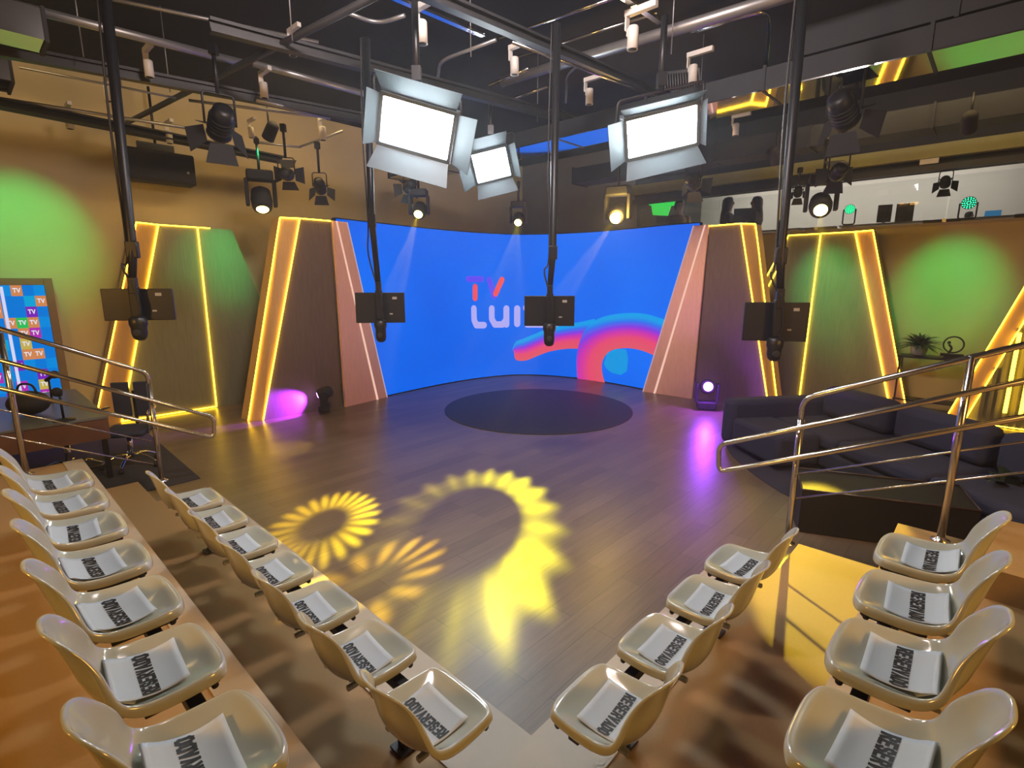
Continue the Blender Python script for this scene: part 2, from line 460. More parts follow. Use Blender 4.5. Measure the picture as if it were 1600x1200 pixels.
for z, off in ((0.0, 0.0), (0.0, -0.12), (SET_Z + 0.07, -0.12), (SET_Z + 0.07, 0.0)):
    rows.append([arc(ARCS[-1] * k / N, z, off - 0.006) for k in range(N + 1)])
mb.grid(rows, smooth=False); mb.build('cabinet_back', M_matte, vw)

# logo lettering on the screen (flat graphics a few millimetres proud of the face)
def scr(off): return lambda s, z: arc(s, z, off)
def px_stroke(mb, pts, hw, off, sub=6, rounded=True):
    P = [arc_px(*p) for p in pts]
    stroke(mb, P, hw, scr(off), rounded, sub)
s0, z0 = arc_px(745, 470)
g_red = glow('screen_coral', (0.95, 0.09, 0.10), 0.95); g_vio = glow('screen_violet', (0.13, 0.07, 0.90), 0.95)
g_lil = glow('screen_lilac', (0.46, 0.43, 0.95), 0.95)
hw = 0.066
mb = MB(); px_stroke(mb, [(742, 448), (742, 466)], hw, 0.010); px_stroke(mb, [(784, 437), (774, 459)], hw, 0.012); mb.build('logo_stroke', g_red, vw)
mb = MB(); px_stroke(mb, [(731, 436), (752, 436)], hw, 0.012); px_stroke(mb, [(764, 437), (772, 463)], hw, 0.010); mb.build('logo_stroke', g_vio, vw)
mb = MB(); hw = 0.076
px_stroke(mb, [(740, 482), (740.5, 500), (744, 508), (756, 508)], hw, 0.010)
px_stroke(mb, [(768, 482), (768, 498), (773, 507), (785, 507), (791, 499), (791, 482)], hw, 0.010)
px_stroke(mb, [(791, 482), (791, 507)], hw, 0.010)
px_stroke(mb, [(808, 482), (808, 506)], hw, 0.010)
px_stroke(mb, [(822, 481), (846, 481), (824, 507), (848, 507)], hw, 0.010)
px_stroke(mb, [(883, 507), (883, 482)], hw, 0.010)
px_stroke(mb, [(883, 494), (878, 484), (868, 482), (861, 489), (861, 500), (868, 507), (877, 505), (883, 495)], hw, 0.010)
mb.build('logo_word', g_lil, vw)

# looping ribbon
def ribbon_mat():
    m = bpy.data.materials.new('ribbon_gradient'); m.use_nodes = True
    nt = m.node_tree; nt.nodes.clear()
    uv = nt.nodes.new('ShaderNodeUVMap'); sp = nt.nodes.new('ShaderNodeSeparateXYZ'); nt.links.new(uv.outputs[0], sp.inputs[0])
    cr = nt.nodes.new('ShaderNodeValToRGB'); els = cr.color_ramp.elements
    els[0].position = 0.0; els[0].color = (0.75, 0.10, 0.13, 1)
    els[1].position = 1.0; els[1].color = (0.0, 0.35, 0.85, 1)
    for p, c in ((0.30, (0.80, 0.07, 0.16)), (0.48, (0.62, 0.03, 0.42)), (0.62, (0.22, 0.04, 0.75)), (0.76, (0.03, 0.15, 0.85)), (0.88, (0.0, 0.34, 0.82))):
        el = els.new(p); el.color = (*c, 1)
    nt.links.new(sp.outputs['Y'], cr.inputs['Fac'])
    e = nt.nodes.new('ShaderNodeEmission'); nt.links.new(cr.outputs['Color'], e.inputs[0])
    o = nt.nodes.new('ShaderNodeOutputMaterial'); nt.links.new(e.outputs[0], o.inputs[0])
    return m
M_rib = ribbon_mat()
def ribbon(name, stations, off):
    """stations: (px,py) of one edge and of the other edge; v runs 0..1 between them"""
    A = catmull([arc_px(*q[0]) for q in stations], 8); B = catmull([arc_px(*q[1]) for q in stations], 8)
    VM = [q.x for q in catmull([((q[2] if len(q) > 2 else 1.0), 0.0) for q in stations], 8)]
    me = bpy.data.meshes.new(name); bm = bmesh.new(); uvl = bm.loops.layers.uv.new('UVMap')
    K = 12; rows = []
    inv = WM[vw.name].inverted()
    for a, b, vm in zip(A, B, VM):
        rows.append([(bm.verts.new(inv @ arc(*(a.lerp(b, j / K)), off)), vm * j / K) for j in range(K + 1)])
    for i in range(len(rows) - 1):
        for j in range(K):
            q = [rows[i][j], rows[i][j + 1], rows[i + 1][j + 1], rows[i + 1][j]]
            f = bm.faces.new([x[0] for x in q])
            for l, x in zip(f.loops, q): l[uvl].uv = (0.5, x[1])
    bmesh.ops.recalc_face_normals(bm, faces=bm.faces[:])
    bm.to_mesh(me); bm.free(); me.materials.append(M_rib)
    o = bpy.data.objects.new(name, me); COL.objects.link(o); o.parent = vw; return o
ribbon('graphic_ribbon', [((803, 549), (800, 546)), ((806, 562), (806, 534)), ((822, 563), (818, 529)), ((840, 556), (835, 522)), ((860, 549), (855, 514)), ((885, 545), (885, 507)), ((910, 545), (912, 502)), ((930, 548), (930, 498))], 0.014)
ribbon('graphic_ribbon', [((962, 627), (904, 600), .5), ((949, 604), (902, 580), .5), ((943, 588), (902, 556), .55), ((941, 572), (906, 535), .65), ((944, 560), (915, 515), .8), ((952, 550), (932, 500), .95), ((965, 545), (955, 492)), ((985, 544), (985, 489)), ((1008, 549), (1012, 491)), ((1030, 559), (1042, 500)), ((1050, 568), (1066, 508))], 0.018)
mb = MB()
P = [arc_px(*p) for p in [(944, 568), (949, 552), (962, 545), (979, 546), (982, 560), (980, 580), (970, 586), (955, 582), (947, 575)]]
mb._add([arc(s, z, 0.012) for s, z in P], [tuple(range(len(P)))]); mb.build('graphic_dot', glow('screen_cyan', (0.0, 0.33, 0.80), 0.95), vw)

# ---- oak panels that close the video wall left and right
def flat_on(A, B, px, py):
    """distance t along A->B where the picture column px,py meets the vertical plane through A and B, and height"""
    r = ray(px, py); d = (B - A); d.z = 0; d.normalize(); n = V((d.y, -d.x, 0))
    k = A.dot(n) / r.dot(n); p = V((0, 0, CAM_H)) + r * k
    return (p - A).dot(d), p.z, d, n
def oak_panel(A, B, tops, line, label):
    tA, _, d, n = flat_on(A, B, *tops[0]); tB, _, _, _ = flat_on(A, B, *tops[1]); Lb = (B - A).length
    if n.dot(V((0, -1, 0))) < 0: n = -n
    t = thing('oak_side_panel', label, 'wall panel', tuple(A))
    mb = MB(); mb.prism([A + n * 0.03, A + d * Lb + n * 0.03, A + d * tB + n * 0.03 + Z * SET_Z, A + d * tA + n * 0.03 + Z * SET_Z], n * 0.05)
    mb.build('board', M_pink, t)
    l0, _, _, _ = flat_on(A, B, *line[0]); l1, _, _, _ = flat_on(A, B, *line[1])
    mb = MB(); w = 0.028
    mb.prism([A + d * (l1 - w / 2) + n * 0.081, A + d * (l1 + w) + n * 0.081, A + d * (l0 + w / 2) + n * 0.081 + Z * SET_Z, A + d * (l0 - w / 2) + n * 0.081 + Z * SET_Z], n * 0.008)
    mb.build('light_line', M_ledpale, t)
    mb = MB(); w = 0.02
    mb.prism([A + d * Lb + n * 0.081, A + d * (Lb + w) + n * 0.081, A + d * (tB + w) + n * 0.081 + Z * SET_Z, A + d * tB + n * 0.081 + Z * SET_Z], n * 0.004)
    mb.build('edge_strip', glow('pale_edge', (0.8, 0.6, 0.75), 0.6), t)
LP0, LP1 = at_z(536, 635, 0), at_z(600, 620, 0)
RP0, RP1 = at_z(1083, 622, 0), at_z(1008, 611, 0)
oak_panel(LP0, LP1, [(516, 345), (537, 347)], [(521, 346), (585, 623)], 'slanted pink oak panel closing the left end of the blue screen')
oak_panel(RP0, RP1, [(1109, 352), (1087, 353)], [(1104, 354), (1026, 612)], 'slanted pink oak panel closing the right end of the blue screen')

def strip(name, pts, m, parent, w=0.018, n=None):
    """a light tube running through points"""
    mb = MB()
    for a, b in zip(pts[:-1], pts[1:]):
        mb.tube([a, b], w / 2, n=6)
    return mb.build(name, m, parent)

def set_panel(label, Bt, Tp, depth, fm, sm, group):
    """Bt, Tp: outer edge, inner front edge, far front edge, at the foot and at the top; depth: vector to the back"""
    t = thing('set_panel', label, 'set panel', tuple(V((Bt[1].x, Bt[1].y, 0))), group=group)
    dv = V(depth)
    o = dv.normalized() * 0.0
    # front board
    mb = MB(); mb.prism([Bt[1], Bt[2], Tp[2], Tp[1]], dv); mb.build('front_board', fm, t)
    # side board
    e = (Bt[1] - Bt[0]).normalized() * 0.004
    mb = MB(); mb.prism([Bt[0], Bt[1] - e, Tp[1] - e, Tp[0]], dv * 0.97); mb.build('side_board', sm, t)
    f = -dv.normalized() * 0.014
    strip('led_strip', [Bt[0] + f + Z * 0.01, Tp[0] + f, Tp[1] + f], M_led, t)
    strip('led_strip', [Bt[1] + f + Z * 0.01, Tp[1] + f, Tp[2] + f], M_led, t)
    return t
# big dark panels beside the screen
F0 = at_z(411, 657, 0); F1 = LP0 + V((-0.01, -0.01, 0)); O0 = at_z(387.5, 658, 0)
dF = (F1 - F0).normalized()
def col(A, B, px, py, z):
    t, _, d, n = flat_on(A, B, px, py); p = A + d * t; return V((p.x, p.y, z))
TT = [None, col(F0, F1, 468, 343, 3.27), col(F0, F1, 516, 345, 3.27)]
r = ray(441, 340); k = (3.27 - CAM_H) / r.z; TT[0] = V((0, 0, CAM_H)) + r * k
TT[0] = TT[1] + (TT[0] - TT[1]).normalized() * 0.30
set_panel('dark set panel with an amber lit edge left of the blue screen', [O0, F0, F1], TT, U * 0.30, M_dark_veneer, M_amber, None)
F0 = at_z(1202, 643, 0); F1 = RP0 + V((0.01, -0.01, 0)); O0 = at_z(1217, 640, 0)
O0 = F0 + (O0 - F0).normalized() * 0.26
TT = [None, col(F0, F1, 1158, 352, 3.25), col(F0, F1, 1109, 352, 3.25)]
r = ray(1181, 350); TT[0] = V((0, 0, CAM_H)) + r * ((3.25 - CAM_H) / r.z); TT[0] = TT[1] + (TT[0] - TT[1]).normalized() * 0.30
set_panel('dark set panel with an amber lit edge right of the blue screen', [O0, F0, F1], TT, W_ * 0.30, M_dark_veneer, M_amber, None)

# trapezoid panels along the two side walls
def line_on(f, a, b, c, z0=0.0, z1=3.15):
    p = f(*a, c); q = f(*b, c); d = (q - p)
    return p + d * ((z0 - p.z) / d.z), p + d * ((z1 - p.z) / d.z)
lz = 3.16
A0, A1 = line_on(at_L, (208, 370), (163, 590), 10.05, 0, lz)
B0, B1 = line_on(at_L, (247, 352), (198, 620), 10.22, 0, lz)
C0, C1 = line_on(at_L, (308, 353), (338, 634), 10.22, 0, lz)
D0, D1 = line_on(at_L, (362, 358), (412, 480), 10.22, 0, lz)
t = set_panel('olive trapezoid set panel with an amber left edge on the left wall', [A0, B0, C0], [A1, B1, C1], U * 0.32, M_green_veneer, M_amber, None)
strip('led_strip', [C1 - U * 0.014, C0 - U * 0.014 + Z * 0.02, B0 - U * 0.014 + Z * 0.02], M_led, t)
t = thing('set_panel', 'plain olive set panel between the left trapezoid and the dark panel', 'set panel', tuple(V((C0.x, C0.y, 0))))
mb = MB(); q = (C0 - D0).normalized() * -0.012; mb.prism([C0 + q, D0, D1, C1 + q], U * 0.30); mb.build('front_board', M_green_veneer, t)
strip('led_strip', [C1 - U * 0.014 + q * 2, C1.lerp(D1, 0.35) - U * 0.014], M_led, t)
rz = 3.12
c = 11.15
A0, A1 = line_on(at_R, (1232, 369), (1194, 440), c, 0, rz)
B0, B1 = line_on(at_R, (1282, 366), (1251, 604), c, 0, rz)
C0, C1 = line_on(at_R, (1337, 366), (1385, 612), c, 0, rz)
D0, D1 = line_on(at_R, (1368, 380), (1404, 575), c - 0.12, 0, rz)
t = thing('set_panel', 'olive trapezoid set panel beside the dark panel on the right wall', 'set panel', tuple(V((A0.x, A0.y, 0))))
q = (B0 - A0).normalized() * -0.006
A0b = A0.lerp(B0, 0.0)
mb = MB(); mb.prism([A0, B0 + q, B1 + q, A1], W_ * 0.30); mb.build('front_board', M_green_veneer, t)
strip('led_strip', [A0 - W_ * 0.014, A1 - W_ * 0.014, B1 - W_ * 0.014 + q * 3], M_led, t)
_s = (B0 - A0).normalized() * 0.13; strip('led_strip', [A0 + _s - W_ * 0.014, A0.lerp(A1, 0.88) + _s - W_ * 0.014], M_led, t)
t = set_panel('olive trapezoid set panel with an amber right edge behind the sofa', [D0, C0, B0], [D1, C1, B1], W_ * 0.32, M_green_veneer, M_amber, None)
strip('led_strip', [B1 - W_ * 0.014 - q, B0 - W_ * 0.014 - q + Z * 0.02], M_led, t)

# slanted slatted panel at the right edge
c = 11.0
E0, E1 = line_on(at_R, (1600, 450), (1527, 572), c, 0, rz)
H0, H1 = line_on(at_R, (1600, 503), (1552, 583), c, 0, rz)
t = thing('slatted_panel', 'slatted set panel with slanting yellow light lines at the far right', 'set panel', tuple(V((E0.x, E0.y, 0))))
far0 = G(-3.0, c, 0)
mb = MB(); mb.prism([E0, H0 + (E0 - H0).normalized() * 0.004, H1 + (E0 - H0).normalized() * 0.004, E1], W_ * 0.25); mb.build('slanted_board', M_amber, t)
mb = MB(); mb.prism([H0 + W_ * 0.03, far0 + W_ * 0.03 , far0 + W_ * 0.03 + Z * rz, H1 + W_ * 0.03], W_ * 0.2); mb.build('back_board', M_green_veneer, t)
mb = MB()
dslat = (far0 - H0).normalized(); dslat.z = 0
n = int((far0 - H0).length / 0.09)
for i in range(2, n):
    x = H0 + dslat * (i * 0.09); x.z = 0
    # height allowed by the slanted edge
    tH = (x - H0).length / max(1e-6, abs((H1 - H0).dot(dslat))) if (H1 - H0).dot(dslat) > 0 else 9
    zt = min(rz, tH * rz)
    if zt > 0.1: mb.box(x + Z * (zt / 2) + W_ * 0.0, (0.05, 0.05, zt), (dslat, W_, Z))
mb.build('slats', mat('slat_wood', (0.16, 0.15, 0.07), 0.6, noise=0.2), t)
f = -W_ * 0.02
strip('led_strip', [E0 + f + Z * 0.02, E1 + f], M_led, t)
strip('led_strip', [H0 + f + Z * 0.02, H1 + f], M_led, t)
for px in (1586, 1612):
    p = at_R(px, 560, c - 0.06); strip('led_tube', [V((p.x, p.y, 0.25)), V((p.x, p.y, at_R(px - 0, 520, c - 0.06).z))], M_led, t, w=0.05)
strip('led_strip', [E0 + f + Z * 0.02, G(-2.5, c, 0.02) + f], M_led, t)
# ================================================================== SEATS
# local frame: x across, +y towards the stage, z up; origin on the tier under the seat
SEAT_Z = 0.42
# depth from the front edge, height of the centre line, height of the rim, half width, forward curl of the sides
PROF = [(0.000, -0.010, -0.002, 0.158, 0), (0.008, -0.003, 0.000, 0.178, 0), (0.026, -0.012, 0.000, 0.192, 0), (0.060, -0.030, 0.000, 0.199, 0),
        (0.130, -0.044, 0.000, 0.203, 0), (0.200, -0.050, 0.002, 0.205, 0), (0.262, -0.050, 0.012, 0.205, 0), (0.312, -0.036, 0.034, 0.201, 0.012),
        (0.345, -0.008, 0.066, 0.191, 0.030), (0.368, 0.036, 0.104, 0.175, 0.045), (0.384, 0.088, 0.146, 0.155, 0.050), (0.397, 0.142, 0.186, 0.137, 0.045),
        (0.409, 0.192, 0.222, 0.124, 0.036), (0.420, 0.234, 0.252, 0.114, 0.026), (0.429, 0.262, 0.272, 0.096, 0.015), (0.436, 0.278, 0.282, 0.058, 0.006)]
def seat_mesh():
    T = [-1, -0.86, -0.66, -0.4, 0, 0.4, 0.66, 0.86, 1]
    rows = []
    for d, zc, zr, hw, curl in PROF:
        hw *= 0.915
        row = []
        for t in T:
            q = abs(t) ** 2.6
            z = zc + (zr - zc) * q
            dd = d - curl * q
            if d < 0.05: dd += 0.016 * abs(t) ** 4          # rounded front corners
            row.append(V((t * hw, 0.2 - dd, z + SEAT_Z)))
        rows.append(row)
    mb = MB(); bm = mb.bm
    gv = [[bm.verts.new(p) for p in row] for row in rows]
    R, Cn = len(rows), len(T)
    for i in range(R - 1):
        for j in range(Cn - 1): bm.faces.new([gv[i][j], gv[i][j + 1], gv[i + 1][j + 1], gv[i + 1][j]])
    loop = [(0, j) for j in range(Cn)] + [(i, Cn - 1) for i in range(1, R)] + [(R - 1, j) for j in range(Cn - 2, -1, -1)] + [(i, 0) for i in range(R - 2, 0, -1)]
    L = len(loop); lips = []
    cz = rows
    for k, (i, j) in enumerate(loop):
        p = rows[i][j]; a = rows[loop[k - 1][0]][loop[k - 1][1]]; b = rows[loop[(k + 1) % L][0]][loop[(k + 1) % L][1]]
        tan = (b - a).normalized()
        # surface normal (upper / front side)
        ii = min(max(i, 1), R - 2); n = (rows[ii][5] - rows[ii][3]).cross(rows[ii - 1][4] - rows[ii + 1][4]).normalized()
        if n.z < 0 and i < 8: n = -n
        if i >= 8 and n.y < 0: n = -n
        out = tan.cross(n).normalized()
        if out.dot(p - rows[ii][4] if 0 < i < R - 1 else p - rows[3 if i == 0 else R - 4][4]) < 0: out = -out
        lips.append((p, n, out))
    prev = [gv[i][j] for i, j in loop]
    for o_, n_ in ((0.008, 0.001), (0.014, -0.006), (0.017, -0.020), (0.016, -0.044)):
        cur = [bm.verts.new(p + out * o_ + n * n_ * max(0.3, min(1.0, 1.0 - (0.2 - p.y - 0.25) * 6))) for p, n, out in lips]
        for k in range(L): bm.faces.new([prev[k], prev[(k + 1) % L], cur[(k + 1) % L], cur[k]])
        prev = cur
    for f in bm.faces: f.smooth = True
    # thickness
    bmesh.ops.recalc_face_normals(bm, faces=bm.faces[:])
    geom = bmesh.ops.solidify(bm, geom=bm.faces[:], thickness=0.006)
    return mb
def make_seat(label):
    t = thing('shell_seat', label, 'seat', (0, 0, 0))
    mb = seat_mesh(); o = mb.build('shell', M_shell, t, world=False)
    for f in o.data.polygons: f.use_smooth = True
    sd = o.modifiers.new('smooth', 'SUBSURF'); sd.levels = 1; sd.render_levels = 2
    for sx in (-1, 1):
        mb = MB()
        mb.box((sx * 0.14, 0.06, SEAT_Z - 0.062), (0.03, 0.22, 0.024), bev=0.004)
        mb.box((sx * 0.14, 0.15, SEAT_Z - 0.052), (0.045, 0.05, 0.03), bev=0.006)
        mb.lathe([(0.012, -0.02), (0.012, 0.02)], (sx * 0.165, 0.15, SEAT_Z - 0.055), (1, 0, 0), 10)
        mb.build('mounting_bracket', M_black, t, world=False)
    for x in (-0.10, 0.10):
        mb = MB(); mb.box((x, -0.10, SEAT_Z - 0.052), (0.022, 0.05, 0.022), bev=0.004); mb.build('lug', M_shell, t, world=False)
    return t
def pan_z(x, y):
    d = 0.2 - y
    for a, b in zip(PROF[:-1], PROF[1:]):
        if a[0] <= d <= b[0]:
            f = (d - a[0]) / (b[0] - a[0]); zc = a[1] + f * (b[1] - a[1]); zr = a[2] + f * (b[2] - a[2]); hw = a[3] + f * (b[3] - a[3])
            return SEAT_Z + zc + (zr - zc) * min(1, abs(x) / hw) ** 2.6
    return SEAT_Z
def paper_surface(tent, wid=0.14):
    # v runs from the front edge (0) to the fold (1)
    def f(x, v):
        y = 0.105 - 0.215 * v
        lift = 0.010 + tent * max(0.0, (v - 0.25) / 0.75) ** 1.5 + 0.012 * (1 - v) ** 2
        return V((x, y, pan_z(x * 0.8, max(y, -0.09)) + lift))
    return f
def make_sign(label, tent):
    t = thing('reserved_sign', label, 'paper sign', (0, 0, 0))
    f = paper_surface(tent); mb = MB(); X = [-0.132 + 0.264 * k / 12 for k in range(13)]
    rows = [[f(x, v / 10) for x in X] for v in range(11)]
    # the sheet folds back under itself
    for q in (0.02, 0.2, 0.5, 0.8):
        rows.append([f(x, 1.0) + V((0, 0.008 + 0.07 * q, -(f(x, 1.0).z - pan_z(x * 0.8, -0.09 + 0.05 * q) - 0.006) * min(1, q * 1.3))) for x in X])
    mb.grid(rows); o = mb.build('sheet', M_paper, t, world=False)
    s = o.modifiers.new('thick', 'SOLIDIFY'); s.thickness = 0.0008
    g = MB(); LW, H = 0.0155, 0.039; gap = 0.0118
    tot = 9 * LW + 8 * gap
    def F(tx, ty):
        # text runs to -x, its tops point to the back of the seat
        x = -(tx - tot / 2); v = 0.42 + ty / 0.215
        p = f(x, min(1, v)); return p + V((0, 0, 0.0022))
    write(g, 'RESERVADO', 0, 0, LW, H, gap, 0.0054, F, rounded=False, sub=4)
    g.build('lettering', M_ink, t, world=False)
    return t

rows_def = [
    # name, count, function(i)->(a,b), z, rotz, label for seat
    ('left front row', 7, lambda i: (1.452 + 0.5 * i, 1.262 - 0.2), 0.15, ANG_V - PI / 2, 'the left front row'),
    ('left back row', 7, lambda i: (1.502 + 0.5 * i, 0.490 - 0.2), 0.51, ANG_V - PI / 2, 'the left back row'),
    ('right front row', 4, lambda i: (1.12 - 0.2, 1.592 + 0.495 * i), 0.15, ANG_U - PI / 2, 'the right front row'),
    ('right back row', 4, lambda i: (0.29 - 0.2, 1.628 + 0.489 * i), 0.51, ANG_U - PI / 2, 'the right back row'),
]
ORD = ['nearest the camera', 'second from the camera', 'third from the camera', 'fourth from the camera', 'fifth from the camera', 'sixth from the camera', 'farthest from the camera']
def ordl(i, n):
    if i == n - 1: return 'farthest from the camera'
    return ORD[i]
seat0 = None; signs = {}
def sign_proto(k):
    if k not in signs:
        signs[k] = make_sign('', [0.012, 0.032, 0.045][k]); return signs[k], True
    return signs[k], False
for rn, n, f, z, rot, nm in rows_def:
    for i in range(n):
        a, b = f(i); p = G(a, b, z)
        lab = 'glossy cream plastic seat in %s, %s' % (nm, ordl(i, n))
        if seat0 is None:
            seat0 = make_seat(lab); seat0['group'] = 'cream seats on the tiers'; seat0.location = p; seat0.rotation_euler = (0, 0, rot)
        else: dup(seat0, p, rot, lab, 'cream seats on the tiers')
        k = (1 if 'back' in rn else 0) if i % 3 else (2 if 'back' in rn else 0)
        s, new = sign_proto(k)
        lab2 = 'folded white RESERVADO paper on the seat in %s, %s' % (nm, ordl(i, n))
        jr = random.uniform(-0.09, 0.09); jx = random.uniform(-0.012, 0.012)
        q = p + Matrix.Rotation(rot, 3, 'Z') @ V((jx, random.uniform(-0.008, 0.010), 0))
        if new:
            s['label'] = lab2; s['group'] = 'RESERVADO papers on the seats'; s.location = q; s.rotation_euler = (0, 0, rot + jr)
        else: dup(s, q, rot + jr, lab2, 'RESERVADO papers on the seats')
# beams the seats are bolted to
def beam(label, a0, b0, a1, b1, z):
    p, q = G(a0, b0, 0), G(a1, b1, 0); d = (q - p).normalized(); n = V((-d.y, d.x, 0))
    t = thing('seat_beam', label, 'seat support', tuple(V((p.x, p.y, z))))
    mb = MB(); mb.box((p + q) / 2 + Z * (z + SEAT_Z - 0.105), ((q - p).length, 0.05, 0.05), (d, n, Z), bev=0.004); mb.build('rail', M_pipedark, t)
    L = (q - p).length; m = max(2, int(L / 1.7) + 1)
    for k in range(m):
        c = p + d * (0.4 + (L - 0.8) * k / (m - 1))
        mb = MB(); mb.box(c + Z * (z + 0.145), (0.05, 0.05, 0.29), (d, n, Z)); mb.box(c + Z * (z + 0.006), (0.09, 0.11, 0.012), (d, n, Z)); mb.build('leg', M_pipedark, t)
beam('dark steel beam carrying the left front row of seats', 1.33, 1.14, 4.72, 1.14, 0.158)
beam('dark steel beam carrying the left back row of seats', 1.38, 0.38, 4.77, 0.38, 0.51)
beam('dark steel beam carrying the right front row of seats', 1.02, 1.45, 1.02, 3.3, 0.15)
beam('dark steel beam carrying the right back row of seats', 0.18, 1.48, 0.18, 3.32, 0.51)

# ================================================================== HANDRAILS
def arc_pts(pts, r=0.06, k=6):
    """round the corners of a polyline"""
    out = [V(pts[0])]
    for i in range(1, len(pts) - 1):
        p = V(pts[i]); a = (V(pts[i - 1]) - p); b = (V(pts[i + 1]) - p); ra = min(r, a.length * 0.49, b.length * 0.49)
        s, e = p + a.normalized() * ra, p + b.normalized() * ra
        for j in range(k + 1):
            t = j / k; out.append(s * (1 - t) ** 2 + p * (2 * t * (1 - t)) + e * t * t)
    out.append(V(pts[-1])); return out
def handrail(label, f, c, zs, top, loop, rods, posts, off):
    """posts: (foot px, foot z, top px)"""
    P1 = f(*posts[0][0], c); base = V((P1.x, P1.y, posts[0][1]))
    t = thing('handrail', label, 'handrail', tuple(base))
    for k, (foot, z, tp) in enumerate(posts):
        p = f(*foot, c); q = f(*tp, c); x, y = p.x, p.y
        mb = MB()
        zt = q.z if k else q.z - 0.0
        mb.tube([V((x, y, z)), V((x, y, zt))], 0.024, 12)
        mb.lathe([(0.055, 0.0), (0.055, 0.008), (0.03, 0.016), (0.026, 0.03)], (x, y, z), n=20)
        mb.build('post', M_steel, t)
        if k == 0: head = V((x, y, zt))
    q0, q1 = f(*top[0], c), f(*top[1], c); d = (q1 - q0).normalized()
    start = q0
    mb = MB(); start = V((head.x, head.y, 0)); 
    # the top rail starts with a bend out of the first post
    tt = (head - q0).dot(V((d.x, d.y, 0)).normalized()) / V((d.x, d.y, 0)).length
    s = q0 + d * tt; s.x, s.y = head.x, head.y
    mb.tube(arc_pts([head - Z * 0.02, V((head.x, head.y, s.z)), q1 + d * 1.2], 0.10), 0.022, 12); mb.build('top_rail', M_steel, t)
    o3 = V(off)
    L = [f(*p, c) + o3 for p in loop]
    e0 = L[0] + (L[0] - L[1]).normalized() * 0.9; e3 = L[-1] + (L[-1] - L[-2]).normalized() * 0.9
    mb = MB(); mb.tube(arc_pts([e0, L[1], L[2], e3], 0.07), 0.020, 12); mb.build('side_rail', M_steel, t)
    for a, b in rods:
        A, B = f(*a, c), f(*b, c); mb = MB(); mb.tube([A, B + (B - A).normalized() * 0.8], 0.0075, 8); mb.build('thin_rod', M_steel, t)
    for a, b in ((L[1], L[0]), (L[2], L[3])):
        for k, (foot, z, tp) in enumerate(posts):
            pp = f(*foot, c); dd = (b - a); h = V((dd.x, dd.y, 0)); tq = (V((pp.x, pp.y, 0)) - V((a.x, a.y, 0))).dot(h) / h.length_squared
            if tq > 0.0:
                x = a + dd * tq; mb = MB(); mb.tube([V((pp.x, pp.y, x.z - 0.05)), V((x.x, x.y, x.z - 0.05)), x], 0.007, 8); mb.build('bracket', M_steel, t)
handrail('stainless handrail at the end of the right bank of seats', at_R, 4.40, None,
         [(1257, 622), (1600, 539)], [(1600, 593), (1128, 692), (1128, 734), (1600, 648)],
         [((1245, 741), (1600, 690)), ((1240, 779), (1600, 738))],
         [((1230, 850), 0.15, (1249, 655)), ((1470, 840), 0.51, (1521, 556))], -W_ * 0.07)
handrail('stainless handrail at the end of the left bank of seats', at_L, 6.33, None,
         [(212, 577), (0, 514)], [(0, 562), (331, 650), (331, 682), (0, 605)],
         [((236, 690), (0, 640)), ((240, 726), (0, 681))],
         [((253, 748), 0.15, (228, 600)), ((42, 742), 0.51, (2, 520))], -U * 0.07)
# ================================================================== CEILING PIPES, DUCTS
def pipe(name, label, cat, a, b, z, r, m, ext=(0, 0), group='ceiling pipes', n=8):
    A, B = at_z(*a, z), at_z(*b, z); d = (B - A).normalized(); A = A - d * ext[0]; B = B + d * ext[1]
    mb = MB(); mb.tube([A, B], r, n); o = mb.build(name, m); recenter(o); tag(o, label, cat, group); return o
def rail(name, label, a, b, z, w, h, m, ext=(0, 0), cat='ceiling beam'):
    A, B = at_z(*a, z), at_z(*b, z); d = (B - A).normalized(); A = A - d * ext[0]; B = B + d * ext[1]
    mb = MB(); nrm = V((-d.y, d.x, 0)); mb.box((A + B) / 2, ((B - A).length, w, h * 0.25), (d, nrm, Z)); 
    mb.box((A + B) / 2 + Z * h * 0.8, ((B - A).length, w, h * 0.25), (d, nrm, Z)); mb.box((A + B) / 2 + Z * h * 0.4, ((B - A).length, w * 0.2, h * 0.8), (d, nrm, Z))
    o = mb.build(name, m); recenter(o); tag(o, label, cat, 'ceiling steelwork'); return o
pipe('ceiling_pipe', 'thick grey pipe across the top left of the ceiling', 'pipe', (90, 25), (380, 99), 4.75, 0.045, M_pipe, (1.0, 0))
pipe('ceiling_pipe', 'pale pipe carrying track lights towards the left big lamp', 'pipe', (395, 99), (572, 147), 4.75, 0.040, M_pipe)
rail('ceiling_beam', 'long black beam running down the left ceiling', (0, 86), (300, 141), 4.5, 0.10, 0.12, M_pipedark, (1, 3.5))
pipe('ceiling_pipe', 'thin pale conduit beside the left black beam', 'pipe', (30, 105), (275, 153), 4.62, 0.014, M_pipe)
pipe('ceiling_pipe', 'thin pale conduit crossing behind the hanging black spotlight', 'pipe', (295, 157), (515, 184), 4.62, 0.02, M_pipe)
rail('ceiling_beam', 'grey channel above the left wall speaker', (25, 172), (300, 226), 4.35, 0.22, 0.10, M_duct, (1, 1.5))
pipe('ceiling_pipe', 'pale pipe along the grey channel at the left wall', 'pipe', (25, 158), (312, 203), 4.45, 0.022, M_pipe, (1, 0))
rail('ceiling_beam', 'black beam passing above the large left lamp', (400, 66), (800, 168), 4.6, 0.10, 0.12, M_pipedark, (0.4, 2.5))
rail('ceiling_beam', 'dark beam running to the lamp in the middle', (670, 0), (1040, 156), 4.55, 0.09, 0.10, M_pipedark, (0.5, 1))
pipe('ceiling_pipe', 'bright thin tube under the central dark beam', 'pipe', (800, 66), (1040, 156), 4.5, 0.016, M_galv)
